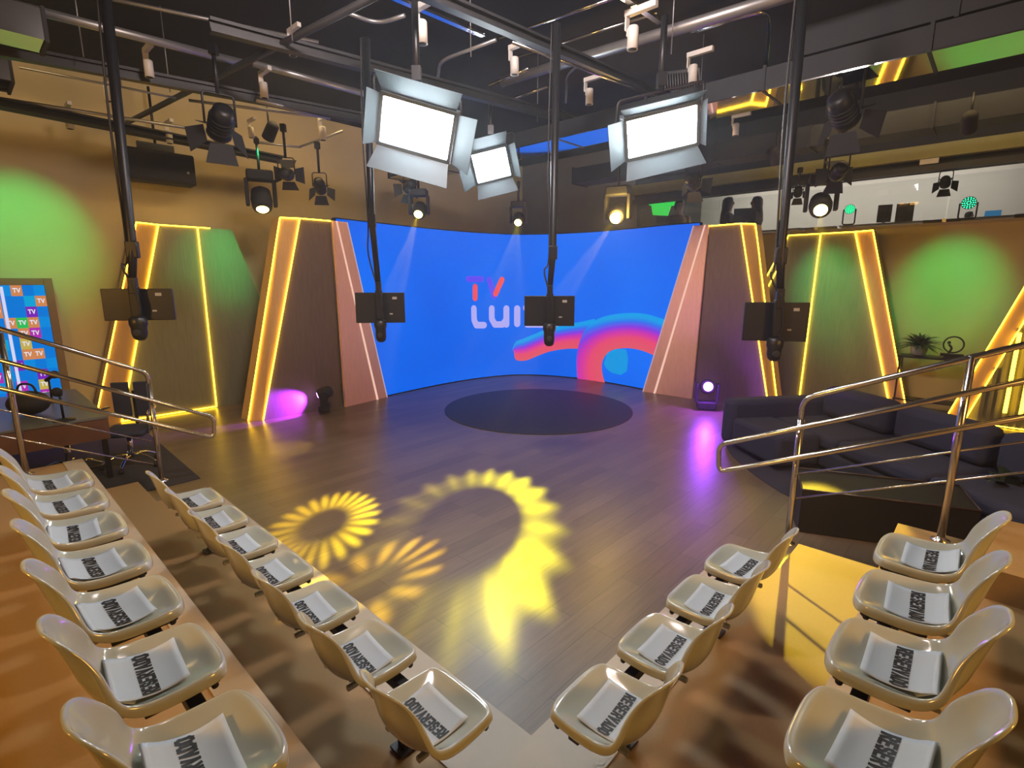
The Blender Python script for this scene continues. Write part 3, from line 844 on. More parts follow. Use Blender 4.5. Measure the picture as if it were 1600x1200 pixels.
rail('perforated_strut', 'perforated metal strut left of the top centre', (620, 0), (755, 57), 4.8, 0.06, 0.03, M_galv, (0.3, 0), 'strut')
rail('perforated_strut', 'perforated metal strut right of the top centre', (978, 0), (1032, 37), 4.8, 0.06, 0.03, M_galv, (0.4, 0), 'strut')
pipe('ceiling_pipe', 'black pole crossing diagonally at the upper left', 'pipe', (190, 196), (575, 0), 4.65, 0.035, M_pipedark, (0, 0.6))
pipe('ceiling_pipe', 'large silver pipe rising to the top right', 'pipe', (812, 120), (1200, 2), 4.85, 0.06, M_pipe, (0.3, 1.5), n=14)
pipe('ceiling_pipe', 'upper thin silver tube near the top centre', 'pipe', (802, 52), (950, 0), 5.0, 0.016, M_galv, (0.2, 0.5))
pipe('ceiling_pipe', 'lower thin silver tube behind a white track light', 'pipe', (860, 73), (985, 33), 5.0, 0.016, M_galv, (0.6, 0.3))
pipe('ceiling_pipe', 'short silver tube left of the centre pole', 'pipe', (770, 165), (856, 135), 4.8, 0.02, M_galv)
pipe('ceiling_pipe', 'silver tube left of the third white spotlight', 'pipe', (765, 133), (800, 118), 4.8, 0.02, M_galv, (0, 0.3))
pipe('ceiling_pipe', 'thin grey conduit along the left of the ceiling', 'pipe', (180, 0), (470, 60), 5.1, 0.02, M_pipe, (0.5, 0.2))
pipe('ceiling_pipe', 'thin grey conduit over the left back wall', 'pipe', (400, 222), (470, 230), 4.6, 0.02, M_pipe)
pipe('ceiling_pipe', 'thin grey conduit bending towards the yellow wall', 'pipe', (470, 229), (535, 205), 4.6, 0.02, M_pipe)
pipe('ceiling_pipe', 'grey pipe below the black beam at the left', 'pipe', (400, 156), (515, 184), 4.5, 0.03, M_pipe)
def bent(label, pts, z, r, m):
    P = [at_z(x, y, z + dz) for x, y, dz in pts]; mb = MB(); mb.tube(arc_pts(P, 0.18), r, 8); o = mb.build('bent_conduit', m); recenter(o); tag(o, label, 'pipe', 'ceiling pipes')
bent('bent conduit rising between the two left beams', [(538, 18, 0), (590, 38, 0), (632, 24, 0)], 4.9, 0.02, M_pipe)
bent('bent conduit over the large left lamp', [(684, 122, 0.0), (688, 95, 0.0), (775, 62, 0.0)], 4.9, 0.02, M_pipe)
bent('bent silver conduit at the top right of the ceiling', [(1080, 50, 0), (1198, 14, 0), (1203, 40, 0), (1196, 118, -0.3)], 4.8, 0.022, M_galv)
bent('short grey conduit hooking down beside the middle beam', [(884, 160, 0), (886, 118, 0), (912, 95, 0)], 4.9, 0.018, M_pipe)
for i, (x, y) in enumerate([(122, 30), (260, 95), (183, 85), (735, 30), (1052, 25), (840, 150), (452, 0), (1095, 130)]):
    p = at_z(x, y, 4.9); mb = MB(); mb.tube([V((p.x, p.y, 4.55)), V((p.x, p.y, CEIL_Z))], 0.006, 6)
    tag(recenter(mb.build('threaded_rod', M_pipe)), 'thin threaded rod hanging from the dark ceiling', 'rod', 'ceiling rods')

# ducts
def duct(name, label, a0, a1, b0, b1, z0, z1, m, flange=True):
    t = thing(name, label, 'duct', tuple(G((a0 + a1) / 2, (b0 + b1) / 2, z0)))
    mb = MB(); mb.box(G((a0 + a1) / 2, (b0 + b1) / 2, (z0 + z1) / 2), (abs(a1 - a0), abs(b1 - b0), z1 - z0), AXR); mb.build('duct_body', m, t)
    if flange:
        L = a1 - a0; lb = b1 - b0
        along = abs(L) > abs(lb); n = max(1, int((abs(L) if along else abs(lb)) / 1.3))
        for k in range(n + 1):
            mb = MB()
            if along: mb.box(G(a0 + L * k / n, (b0 + b1) / 2, (z0 + z1) / 2), (0.03, abs(lb) + 0.04, z1 - z0 + 0.04), AXR)
            else: mb.box(G((a0 + a1) / 2, b0 + lb * k / n, (z0 + z1) / 2), (abs(L) + 0.04, 0.03, z1 - z0 + 0.04), AXR)
            mb.build('flange', M_galv if m is M_galv else M_duct, t)
M_mir = mat('polished_duct', (0.72, 0.72, 0.70), 0.05, 1.0, noise=0.08, nscale=1.5, bump=0.015)
duct('air_duct', 'long shiny metal duct along the right ceiling mirroring the set', -2.0, 9.0, 6.15, 6.75, 4.232, 4.44, M_duct)
_d = bpy.data.objects['air_duct']; mb = MB(); mb.box(G(3.5, 6.45, 4.224), (11.0, 0.60, 0.012), AXR); mb.build('polished_underside', M_mir, _d)['label'] = 'mirror-bright underside of the duct'
duct('air_duct', 'dark painted duct above the shiny one at the right', -2.0, 1.9, 6.2, 6.6, 4.48, 4.76, M_duct)
duct('air_duct', 'dark grey duct above the mezzanine opening', -2.0, 7.0, 9.4, 9.9, 4.3, 4.6, M_duct)
duct('air_duct', 'galvanised duct at the upper left corner catching green light', 6.72, 7.12, -2.5, 0.95, 4.42, 4.68, M_mir)
duct('air_duct', 'small galvanised duct by the left wall below the larger one', 8.6, 9.15, -2.5, 0.85, 4.50, 4.80, M_mir)
# air grille
t = thing('air_grille', 'pale slatted air grille under the ceiling right of the middle', 'vent', tuple(at_z(1065, 130, 4.5)))
a, b, c_, d_ = at_d(1035, 115, 7.6), at_d(1092, 108, 7.3), at_d(1094, 137, 7.3), at_d(1036, 146, 7.6)
mb = MB(); mb.tube([a, b, c_, d_, a], 0.02, 4); mb.build('grille_frame', M_pipe, t)
mb = MB()
for k in range(1, 14):
    f = k / 14; mb.tube([a.lerp(b, f), d_.lerp(c_, f)], 0.009, 4)
mb.build('grille_bars', M_pipe, t)

# ================================================================== TRACK SPOTLIGHTS
def track_light(px, py, z, ang, label, s=1.0, m=M_white):
    p = at_z(px, py, z)
    t = thing('track_light', label, 'track light', (p.x, p.y, z), ang, 'small white track lights')
    mb = MB(); mb.box((-0.06 * s, 0, 0.16 * s), (0.26 * s, 0.045 * s, 0.045 * s), bev=0.004); mb.build('driver_box', m, t, world=False)
    mb = MB(); mb.box((0.055 * s, 0, 0.10 * s), (0.012 * s, 0.05 * s, 0.12 * s)); mb.box((0.03 * s, 0, 0.03 * s), (0.05 * s, 0.012 * s, 0.05 * s)); mb.build('arm', m, t, world=False)
    mb = MB(); mb.lathe([(0.035 * s, -0.10 * s), (0.042 * s, -0.10 * s), (0.042 * s, 0.05 * s), (0.036 * s, 0.06 * s)], (0, 0, 0), n=16)
    mb.build('lamp_head', m, t, world=False)
    mb = MB(); mb.lathe([(0.033 * s, -0.012 * s), (0.033 * s, 0.0)], (0, 0, -0.09 * s), n=16); mb.build('lens', M_matte, t, world=False)
    return t
AV = ANG_U
tl = [(232, 104, 4.6, 'beside the left hanging pole', 1.1), (168, 145, 4.6, 'just left of the left hanging pole', 1.0), (412, 138, 4.55, 'above the dark barn-door spotlight', 1.1),
      (504, 206, 4.5, 'over the back wall at the left', 1.2), (659, 46, 4.6, 'top centre-left, above the large left lamp', 1.25), (804, 100, 4.6, 'just left of the centre pole', 1.1),
      (989, 55, 4.55, 'in front of the big silver pipe', 1.25), (1083, 112, 4.5, 'in front of the air grille', 1.1), (921, 148, 4.5, 'right of the centre pole', 1.1),
      (108, 188, 4.4, 'on the pale pipe at the far left', 1.1), (264, 212, 4.4, 'above the left wall speaker', 1.1), (457, 72, 4.8, 'under the crossing black pole', 1.0), (1150, 200, 4.4, 'right of the right big lamp', 1.0), (392, 205, 4.4, 'over the yellow left wall', 0.9)]
for x, y, z, w, s in tl:
    track_light(x, y, z, AV, 'small white cylinder track light ' + w, s * 1.0)

# ================================================================== BIG LED PANEL LAMPS
M_panel = glow('daylight_panel', (0.86, 0.96, 1.0), 78.0)
M_house = mat('silver_blue_paint', (0.085, 0.11, 0.125), 0.5, 0.2, noise=0.08)
def soft_lamp(label, corners, d0, d1, doors, pole=None, power=1.0):
    TL, TR, BL = at_d(*corners[0], d0), at_d(*corners[1], d0), at_d(*corners[2], d1)
    X = TR - TL; Y = BL - TL; Y = Y - X * (Y.dot(X) / X.dot(X)); w, h = X.length, Y.length
    X.normalize(); Y.normalize(); Nn = X.cross(Y).normalized()
    C = TL + X * w / 2 + Y * h / 2
    if Nn.dot(V((0, 0, CAM_H)) - C) < 0: Nn = -Nn
    t = thing('studio_softlight', label, 'studio light', tuple(C), group=None)
    M = t
    ax = (X, Y, Nn)
    mb = MB(); mb.box(C - Nn * 0.07, (w + 0.07, h + 0.07, 0.12), ax, bev=0.01); mb.build('housing', M_house, t)
    mb = MB(); mb.box(C + Nn * 0.0, (w, h, 0.006), ax); mb.build('lamp_face', M_panel, t)
    mb = MB()
    for sx in (-1, 1):
        mb.box(C + X * sx * (w / 2 + 0.02) + Nn * 0.012, (0.03, h + 0.07, 0.03), ax)
        mb.box(C + Y * sx * (h / 2 + 0.02) + Nn * 0.012, (w + 0.07, 0.03, 0.03), ax)
    mb.build('front_rim', M_house, t)
    # louvre fins at the sides of the face
    mb = MB()
    for k in range(7):
        for sx in (-1, 1):
            y = C + Y * (-h / 2 + h * (k + 0.5) / 7) + Nn * 0.012 + X * sx * (w / 2 - 0.035)
            mb.box(y, (0.07, 0.006, 0.018), ax)
    mb.build('louvre_fins', M_house, t)
    # barn doors
    for k, (side, ln) in enumerate(doors):
        if side in 'TB':
            s = -1 if side == 'T' else 1; e = Y * s; hinge = C + e * (h / 2 + 0.04); along = X; half = w / 2 + 0.02
        else:
            s = -1 if side == 'L' else 1; e = X * s; hinge = C + e * (w / 2 + 0.04); along = Y; half = h / 2 + 0.02
        out = (e * 0.80 + Nn * 0.60).normalized()
        q = [hinge - along * half, hinge + along * half, hinge + along * (half * 1.14) + out * ln, hinge - along * (half * 1.14) + out * ln]
        th = out.cross(along).normalized() * 0.006
        mb = MB(); mb.prism([a + Nn * 0.02 for a in q], th); mb.build('barn_door', M_house, t)
    # yoke and hanger
    top = C - Nn * 0.07
    mb = MB(); a = top - X * (w / 2 + 0.09); b = top + X * (w / 2 + 0.09); up = Z * (0.34)
    mb.tube(arc_pts([a, a + up, b + up, b], 0.05), 0.014, 8); mb.build('yoke', M_black, t)
    mid = (a + b) / 2 + up
    mb = MB(); mb.tube([mid, V((mid.x, mid.y, 4.65 if mid.z < 4.5 else mid.z + 0.3))], 0.03, 10); mb.box(mid + Z * 0.1, (0.08, 0.08, 0.12)); mb.build('hanger', M_black, t)
    return t
soft_lamp('large bright rectangular lamp with barn doors, left of the centre pole', [(601, 150), (709, 181), (590, 218)], 4.95, 5.1, [('T', 0.20), ('L', 0.12), ('R', 0.24), ('B', 0.22)])
soft_lamp('large bright rectangular lamp with barn doors, right of the centre pole', [(979, 190), (1087, 164), (990, 244)], 5.2, 5.35, [('T', 0.10), ('L', 0.22), ('R', 0.06), ('B', 0.18)])
soft_lamp('smaller bright rectangular lamp hanging between the two larger ones', [(737, 243), (789, 230), (748, 285)], 7.6, 7.75, [('T', 0.22), ('L', 0.22), ('R', 0.12), ('B', 0.2)])
# the lamps also light the far side from above: they are emitters, nothing else is added

# ================================================================== CAMERA RIGS ON POLES
M_mon = mat('charcoal_plastic', (0.011, 0.011, 0.011), 0.4, noise=0.15)
M_stick = mat('grey_sticker', (0.35, 0.35, 0.33), 0.6, noise=0.1)
def camera_rig(label, c, w, h, bulb, top, joint, d):
    """c: centre of the monitor in the picture, w/h in pixels, bulb/top/joint pixels; d: depth"""
    k = d / FPX * 1.0
    Cc = at_d(*c, d); W = w * k * 0.985; H = h * k * 0.97
    face = V((-Cc.x, -Cc.y, 0)).normalized(); face = (face + V((0, -1, 0)) * 1.2).normalized()
    X = V((-face.y, face.x, 0)); 
    if X.x < 0: X = -X
    tl = math.radians(-4 if c[0] < 800 else 2)
    t = thing('hanging_camera_rig', label, 'camera rig', tuple(Cc), group='monitor and camera rigs hanging on black poles')
    mb = MB(); mb.box(Cc - face * 0.02, (W, 0.035, H), (X, face, Z), bev=0.006); mb.build('monitor', M_mon, t)
    mb = MB(); mb.box(Cc - face * 0.045, (W * 0.6, 0.03, H * 0.6), (X, face, Z), bev=0.01); mb.build('monitor_back', M_mon, t)
    mb = MB(); s = W * 0.09
    mb.box(Cc + X * W * 0.30 + Z * H * 0.32, (s, 0.002, s * 0.55), (X, face, Z)); mb.box(Cc + X * W * 0.22 - Z * H * 0.20, (s * 0.7, 0.002, s * 0.3), (X, face, Z)); mb.build('sticker', M_stick, t)
    # bracket + robotic camera head underneath
    front = Cc + face * 0.05
    mb = MB(); mb.box(front + Z * (H * 0.10), (0.075, 0.05, H * 0.95), (X, face, Z), bev=0.008); mb.box(front + Z * H * 0.6, (0.06, 0.06, H * 0.5), (X, face, Z), bev=0.006); mb.build('mount_plate', M_black, t)
    bz = at_d(*bulb, d - 0.02); hb = Cc.z - H / 2 - bz.z
    B = V((front.x, front.y, 0)) 
    mb = MB(); r = 0.062
    mb.lathe([(0.045, 0.04), (0.068, 0.02), (0.070, -0.03), (0.060, -0.06), (0.060, -hb + 0.06), (0.050, -hb + 0.02), (0.028, -hb)], (B.x, B.y, Cc.z - H / 2), n=20)
    mb.build('camera_head', M_mon, t)
    mb = MB(); mb.lathe([(0.030, 0), (0.030, 0.02), (0.024, 0.022)], (B.x + face.x * 0.058, B.y + face.y * 0.058, Cc.z - H / 2 - hb * 0.6), tuple(face), n=16); mb.build('lens', M_matte, t)
    # pole
    jt = at_d(*joint, d); tp = at_d(*top, d)
    base = V((front.x, front.y, Cc.z + H * 0.75))
    ztop = min(CEIL_Z, max(tp.z, 4.7))
    if abs(tp.z - jt.z) > 0.01: tp2 = jt + (tp - jt) * ((ztop - jt.z) / (tp.z - jt.z))
    else: tp2 = tp
    mb = MB(); mb.tube([base, jt, tp2], [0.030, 0.036, 0.042], 10); mb.build('pole', M_black, t)
    mb = MB(); mb.box(jt, (0.09, 0.07, 0.14), (X, face, Z), bev=0.01); mb.build('pole_joint', M_black, t)
    off = X * -0.05
    mb = MB(); mb.tube(catmull3([tp2 + off, jt.lerp(tp2, 0.5) + off * 1.3, jt + off * 0.8, base.lerp(jt, 0.5) + off * 1.5, base + off * 0.4]), 0.009, 6); mb.build('cable', M_cable, t)
    mb = MB(); e = base; q = Cc - Z * H * 0.5
    mb.tube(catmull3([base + face * 0.03, front + X * W * 0.07 + face * 0.03, front + X * W * 0.03 - Z * H * 0.45 + face * 0.03]), 0.006, 6); mb.build('cable', M_cable, t)
def catmull3(P, n=8):
    P = [V(p) for p in P]; Q = [P[0] * 2 - P[1]] + P + [P[-1] * 2 - P[-2]]; out = []
    for i in range(1, len(Q) - 2):
        for k in range(n):
            t = k / n; a, b, c, d = Q[i - 1], Q[i], Q[i + 1], Q[i + 2]
            out.append(0.5 * ((2 * b) + (c - a) * t + (2 * a - 5 * b + 4 * c - d) * t * t + (3 * b - a - 3 * c + d) * t ** 3))
    out.append(P[-1]); return out
camera_rig('black camera rig with monitor on the leftmost hanging pole', (216, 476), 97, 50, (232, 531), (172, 60), (207, 390), 4.5)
camera_rig('black camera rig with monitor before the left end of the blue screen', (594, 481), 76, 48, (592, 534), (574, 140), (581, 345), 5.9)
camera_rig('black camera rig with monitor hiding part of the screen lettering', (858.5, 486), 79, 48, (858, 540), (869, 105), (864, 395), 5.6)
camera_rig('black camera rig with monitor on the rightmost hanging pole', (1212, 503), 95, 62, (1195, 563), (1246, 100), (1220, 400), 4.5)
# ================================================================== SPOTLIGHTS
def fresnel(label, p, target, s=1.0, drop=0.5, col_=None):
    """black theatre lantern with four barn doors"""
    p = V(p); d = (V(target) - p).normalized(); x = d.cross(Z).normalized(); y = x.cross(d)
    t = thing('barn_door_spotlight', label, 'spotlight', tuple(p))
    mb = MB()
    mb.lathe([(0.05 * s, -0.22 * s), (0.10 * s, -0.20 * s), (0.115 * s, -0.12 * s), (0.12 * s, 0.10 * s), (0.125 * s, 0.13 * s)], p, d, 18)
    for k in range(4): mb.lathe([(0.128 * s, -0.10 * s + k * 0.045 * s), (0.128 * s, -0.085 * s + k * 0.045 * s)], p, d, 18)
    mb.build('lamp_body', M_black, t)
    mb = MB(); mb.lathe([(0.10 * s, 0.0), (0.07 * s, 0.02 * s)], p + d * 0.13 * s, d, 18); mb.build('lens', mat('dim_lens', (0.03, 0.035, 0.04), 0.15, noise=0.1), t)
    for e, al in ((y, x), (-y, x), (x, y), (-x, y)):
        h = p + d * 0.14 * s + e * 0.13 * s; out = (e * 0.75 + d * 0.66).normalized(); L = 0.20 * s
        q = [h - al * 0.11 * s, h + al * 0.11 * s, h + al * 0.16 * s + out * L, h - al * 0.16 * s + out * L]
        mb = MB(); mb.prism(q, out.cross(al).normalized() * 0.005); mb.build('barn_door', M_matte, t)
    up = Z * 0.30 * s
    a, b = p - x * 0.15 * s, p + x * 0.15 * s
    mb = MB(); mb.tube(arc_pts([a, a + up, b + up, b], 0.04), 0.012 * s, 8); mb.build('yoke', M_black, t)
    m = (a + b) / 2 + up
    mb = MB(); mb.tube([m, m + Z * drop], 0.02, 8); mb.box(m + Z * (drop + 0.0), (0.07, 0.07, 0.10)); mb.build('clamp', M_black, t)
    return t
fresnel('large black barn-door spotlight beside the left wall speaker', at_d(345, 195, 5.6), at_d(300, 205, 6.6) - Z * 1.0, 0.95, 0.4)
fresnel('black barn-door spotlight right of the yellow moving light', at_d(448, 272, 8.0), at_d(470, 280, 9.2), 0.75, 0.4)
fresnel('black barn-door spotlight hanging left of the hanging camera pole', at_d(500, 292, 8.6), at_d(515, 350, 9.4), 0.7, 0.4)
fresnel('dark spotlight on the back truss under the small bright lamp', at_d(640, 292, 9.4), at_d(610, 325, 10.2), 0.75, 0.4)
fresnel('large black barn-door spotlight above the right yellow moving light', at_d(1318, 175, 5.8), at_d(1375, 205, 6.6) - Z * 0.7, 1.05, 0.4)
fresnel('black barn-door spotlight just above the right yellow moving light', at_d(1310, 268, 7.4), at_d(1282, 300, 8.2), 0.8, 0.3)
fresnel('black barn-door spotlight beside the green panel on the mezzanine', at_d(1082, 285, 8.8), at_d(1110, 318, 9.6), 0.85, 0.4)
fresnel('small dark spotlight seen against the mezzanine wall at the right', at_d(1477, 285, 9.5), at_d(1480, 296, 10.4) - Z * 0.5, 0.62, 0.25)
fresnel('small dark spotlight on the lintel right of the seated women', at_d(1247, 300, 10.2), at_d(1246, 315, 11.2) - Z * 0.5, 0.6, 0.2)

def moving_head(label, p, target, color, glowm, s=1.0, hang=True, name='moving_light'):
    p = V(p); d = (V(target) - p).normalized(); x = d.cross(Z); x = x.normalized() if x.length > 1e-3 else V((1, 0, 0))
    sg = 1 if hang else -1
    t = thing(name, label, 'stage light', tuple(p))
    up = Z * sg
    mb = MB(); c = p + up * 0.30 * s
    ax = (x, Z.cross(x), Z)
    mb.box(c, (0.30 * s, 0.22 * s, 0.12 * s), ax, bev=0.02 * s); mb.build('base_box', M_matte, t)
    for k in (-1, 1):
        mb = MB(); mb.box(p + x * k * 0.155 * s + up * 0.10 * s, (0.045 * s, 0.12 * s, 0.32 * s), ax, bev=0.012 * s); mb.build('yoke_arm', M_matte, t)
    mb = MB(); mb.lathe([(0.06 * s, -0.18 * s), (0.11 * s, -0.14 * s), (0.125 * s, -0.02 * s), (0.115 * s, 0.08 * s), (0.10 * s, 0.11 * s)], p, d, 20); mb.build('lamp_head', M_matte, t)
    mb = MB(); mb.lathe([(0.001, 0.0), (0.055 * s, -0.004), (0.072 * s, -0.02 * s)], p + d * 0.13 * s, d, 20); mb.build('lens', glowm, t)
    if hang:
        mb = MB(); mb.tube([c + Z * 0.05, c + Z * 0.45 * s], 0.02, 8); mb.box(c + Z * 0.40 * s, (0.06, 0.06, 0.08)); mb.build('clamp', M_black, t)
    return t, p + d * 0.17 * s
def child_light(o, t):
    o.parent = t; o.matrix_parent_inverse = WM[t.name].inverted()
G_yel = glow('yellow_lens', (1.0, 0.78, 0.22), 12.0)
G_ora = glow('amber_lens', (1.0, 0.70, 0.16), 40.0)
G_pur = glow('violet_lens', (0.75, 0.30, 1.0), 14.0)
def gobo(light, n, r0, r1, duty, col, sharp=8.0, wob=0.0, a0=None, a1=None, phase=0.0, gain=3.0, floor_=0.10):
    """petal ring projected by the lamp"""
    l = light.data; l.use_nodes = True; nt = l.node_tree; nt.nodes.clear()
    N_ = nt.nodes.new; L_ = nt.links.new
    tc = N_('ShaderNodeTexCoord'); sp = N_('ShaderNodeSeparateXYZ'); L_(tc.outputs['Normal'], sp.inputs[0])
    def mth(op, a, b=None, c=None):
        m = N_('ShaderNodeMath'); m.operation = op
        for i, v in enumerate((a, b, c)):
            if v is None: continue
            if isinstance(v, (int, float)): m.inputs[i].default_value = v
            else: L_(v, m.inputs[i])
        return m.outputs[0]
    zz = mth('ABSOLUTE', sp.outputs['Z']); xx = mth('DIVIDE', sp.outputs['X'], zz); yy = mth('DIVIDE', sp.outputs['Y'], zz)
    rr = mth('SQRT', mth('ADD', mth('MULTIPLY', xx, xx), mth('MULTIPLY', yy, yy)))
    th = mth('ARCTAN2', yy, xx)
    pet = mth('SINE', mth('ADD', mth('MULTIPLY', th, float(n)), mth('MULTIPLY', rr, 30.0 * wob)))
    petal = mth('MULTIPLY_ADD', pet, 0.5, 0.5)                       # 0..1
    petal = mth('SMOOTH_MAX', mth('MULTIPLY', mth('SUBTRACT', petal, duty), gain), floor_, 0.2)
    ins = mth('MULTIPLY', mth('SUBTRACT', rr, r0), sharp / r1); ins.node.use_clamp = True
    rad1 = mth('MULTIPLY_ADD', pet, r1 * 0.06, r1 * 0.94)
    outs = mth('MULTIPLY', mth('SUBTRACT', rad1, rr), sharp / r1); outs.node.use_clamp = True
    mask = mth('MULTIPLY', ins, outs)
    nz = N_('ShaderNodeTexNoise'); nz.inputs['Scale'].default_value = 9.0; nz.inputs['Detail'].default_value = 3
    cmb = N_('ShaderNodeCombineXYZ'); L_(xx, cmb.inputs[0]); L_(yy, cmb.inputs[1]); cmb.inputs[2].default_value = phase
    L_(cmb.outputs[0], nz.inputs['Vector'])
    mask = mth('MULTIPLY', mask, mth('MULTIPLY', petal, mth('MULTIPLY_ADD', nz.outputs['Fac'], 1.2, 0.35)))
    if a0 is not None:   # part of the ring is masked by the lamp's shutters
        w = mth('SUBTRACT', 1.0, mth('MULTIPLY', mth('SUBTRACT', mth('COSINE', mth('SUBTRACT', th, a0)), a1), 3.0)); w.node.use_clamp = True
        mask = mth('MULTIPLY', mask, mth('MULTIPLY_ADD', w, 0.88, 0.12))
    e = N_('ShaderNodeEmission'); e.inputs[0].default_value = (1, 1, 1, 1); L_(mask, e.inputs[1])
    o = N_('ShaderNodeOutputLight'); L_(e.outputs[0], o.inputs[0])

def halo(t, px, d, power, col):
    l = bpy.data.lights.new('lens_glow', 'POINT'); l.energy = power; l.color = col; l.shadow_soft_size = 0.05
    o = bpy.data.objects.new('lens_glow', l); COL.objects.link(o); o.location = at_d(*px, d); child_light(o, t)
def stage_spot(label, px, d, target, power, col, ang, glowm, s=1.0, blend=0.6):
    p = at_d(*px, d); t, q = moving_head(label, p, target, col, glowm, s)
    o = spot('beam', tuple(q), target, power, col, ang, blend, 0.03); child_light(o, t)
    return t, o
YEL = (1.0, 0.86, 0.0)
ring1 = at_z(507, 818, 0.0); ring2 = at_z(738, 812, 0.0)
t, o = stage_spot('yellow-lit moving light above the left part of the blue screen', (655, 330), 9.4, ring1, 5200, (1.0, 0.72, 0.0), 13, G_yel, 1.0, 0.1)
gobo(o, 24, 0.030, 0.090, 0.1, (1.0, 0.78, 0.0), sharp=5, floor_=0.28)
t, o = stage_spot('yellow-lit moving light above the middle of the blue screen', (810, 344), 9.9, ring2, 5600, YEL, 26, G_yel, 0.9, 0.15)
gobo(o, 19, 0.075, 0.158, 0.0, (1.0, 0.88, 0.0), sharp=3.0, a0=3.0, a1=0.80, gain=1.0, floor_=0.65)
t, o = stage_spot('glaring amber moving light above the right part of the blue screen', (965, 336), 9.0, at_z(576, 915, 0.0), 9000, (1.0, 0.70, 0.0), 12, G_ora, 1.25)
gobo(o, 14, 0.022, 0.068, 0.3, (1.0, 0.68, 0.0), sharp=5)
halo(t, (965, 336), 8.75, 90, (1.0, 0.62, 0.12))
t, o = stage_spot('yellow-lit moving light over the right green panels', (1282, 322), 8.0, at_z(1300, 912, 0.15), 1900, (1.0, 0.72, 0.04), 11, G_yel, 1.25, 0.25)
t, o = stage_spot('yellow-lit moving light over the left dark panel', (409, 315), 8.4, at_z(452, 700, 0.0), 420, (1.0, 0.75, 0.05), 11, G_yel, 1.25)
# violet floor lights
for px, d, tg, lab, w in (((511, 613), None, at_L(450, 634, 8.66), 'violet light standing on the floor before the left dark panel', 420), ((1103, 600), None, V((0.9, 0.2, 2.1)), 'violet light standing on the floor before the right dark panel', 70)):
    if px[0] < 800: p = at_z(508, 646, 0.0) + V((0, 0, 0.36))
    else: p = at_z(1103, 640, 0.0) + V((0, 0, 0.42))
    t, q = moving_head(lab, p, tg, None, G_pur, 0.85 if px[0] < 800 else 1.1, hang=False)
    o = spot('beam', tuple(q), tg, w, (0.36, 0.03, 1.0), 75 if px[0] < 800 else 75, 0.6, 0.04); child_light(o, t)
    if px[0] > 800:
        l = bpy.data.lights.new('lens_glow', 'POINT'); l.energy = 60; l.color = (0.36, 0.05, 1.0); l.shadow_soft_size = 0.05; o3 = bpy.data.objects.new('lens_glow', l); COL.objects.link(o3); o3.location = q; child_light(o3, t)
        o2 = spot('beam_spill', tuple(q), at_z(1170, 690, 0.0), 50, (0.36, 0.08, 1.0), 150, 1.0, 0.04); child_light(o2, t)

# green wash on the side walls from cans on the rig
def par_can(label, p, target, power, ang, col=(0.02, 1.0, 0.30)):
    p = V(p); d = (V(target) - p).normalized()
    t = thing('par_can', label, 'stage light', tuple(p), group=None)
    mb = MB(); mb.lathe([(0.05, -0.20), (0.085, -0.16), (0.09, 0.05), (0.09, 0.07)], p, d, 16); mb.build('can', M_matte, t)
    mb = MB(); mb.lathe([(0.08, 0.0), (0.0, 0.004)], p + d * 0.06, d, 16); mb.build('lens', glow('green_lens', (0.05, 1.0, 0.2), 4.0), t)
    mb = MB(); mb.tube([p + Z * 0.08, p + Z * 0.40], 0.015, 8); mb.build('bracket', M_black, t)
    o = spot('green_beam', tuple(p + d * 0.09), target, power, col, ang, 1.0, 0.05); child_light(o, t)
par_can('green par can shining on the left wall above the picture screen', G(8.3, 0.6, 4.45), at_L(40, 365, 10.6), 340, 42)
par_can('green par can shining on the left trapezoid panel', G(8.3, 3.6, 4.4), at_L(332, 425, 10.3), 400, 36)
par_can('green par can shining on the right trapezoid panel', G(2.9, 9.2, 4.15), at_R(1295, 455, 11.15), 400, 34)
par_can('green par can shining on the wall above the console table', G(0.6, 9.2, 4.2), at_R(1482, 455, 11.8), 430, 35)

# LED pars standing on the mezzanine ledge
def led_par(label, px, d, s):
    p = at_d(*px, d)
    t = thing('led_par', label, 'stage light', tuple(V((p.x, p.y, 3.245))))
    face = (V((0, 0, CAM_H)) - p).normalized(); x = face.cross(Z).normalized()
    mb = MB(); mb.lathe([(0.10 * s, -0.16 * s), (0.13 * s, -0.10 * s), (0.135 * s, 0.0)], p, face, 20); mb.build('housing', M_matte, t)
    up = x.cross(face)
    mb = MB()
    for ring_, n in ((0.035, 6), (0.075, 10), (0.11, 14)):
        for k in range(n):
            a = 2 * PI * k / n; mb.lathe([(0.011 * s, 0), (0.0, 0.006)], p + face * 0.006 + x * ring_ * s * math.cos(a) + up * ring_ * s * math.sin(a), face, 8)
    mb.build('led_points', glow('green_led', (0.02, 1.0, 0.35), 5.0), t)
    mb = MB(); mb.tube(arc_pts([p - x * 0.15 * s, V((p.x, p.y, 3.28)) - x * 0.15 * s, V((p.x, p.y, 3.28)) + x * 0.15 * s, p + x * 0.15 * s], 0.04), 0.012, 6); mb.build('stand', M_black, t)
led_par('green LED par with a lit dotted face, beside the two monitors on the ledge', (1328, 327), 9.9, 0.62)
led_par('green LED par with a lit dotted face at the right end of the ledge', (1514, 317), 9.0, 0.75)

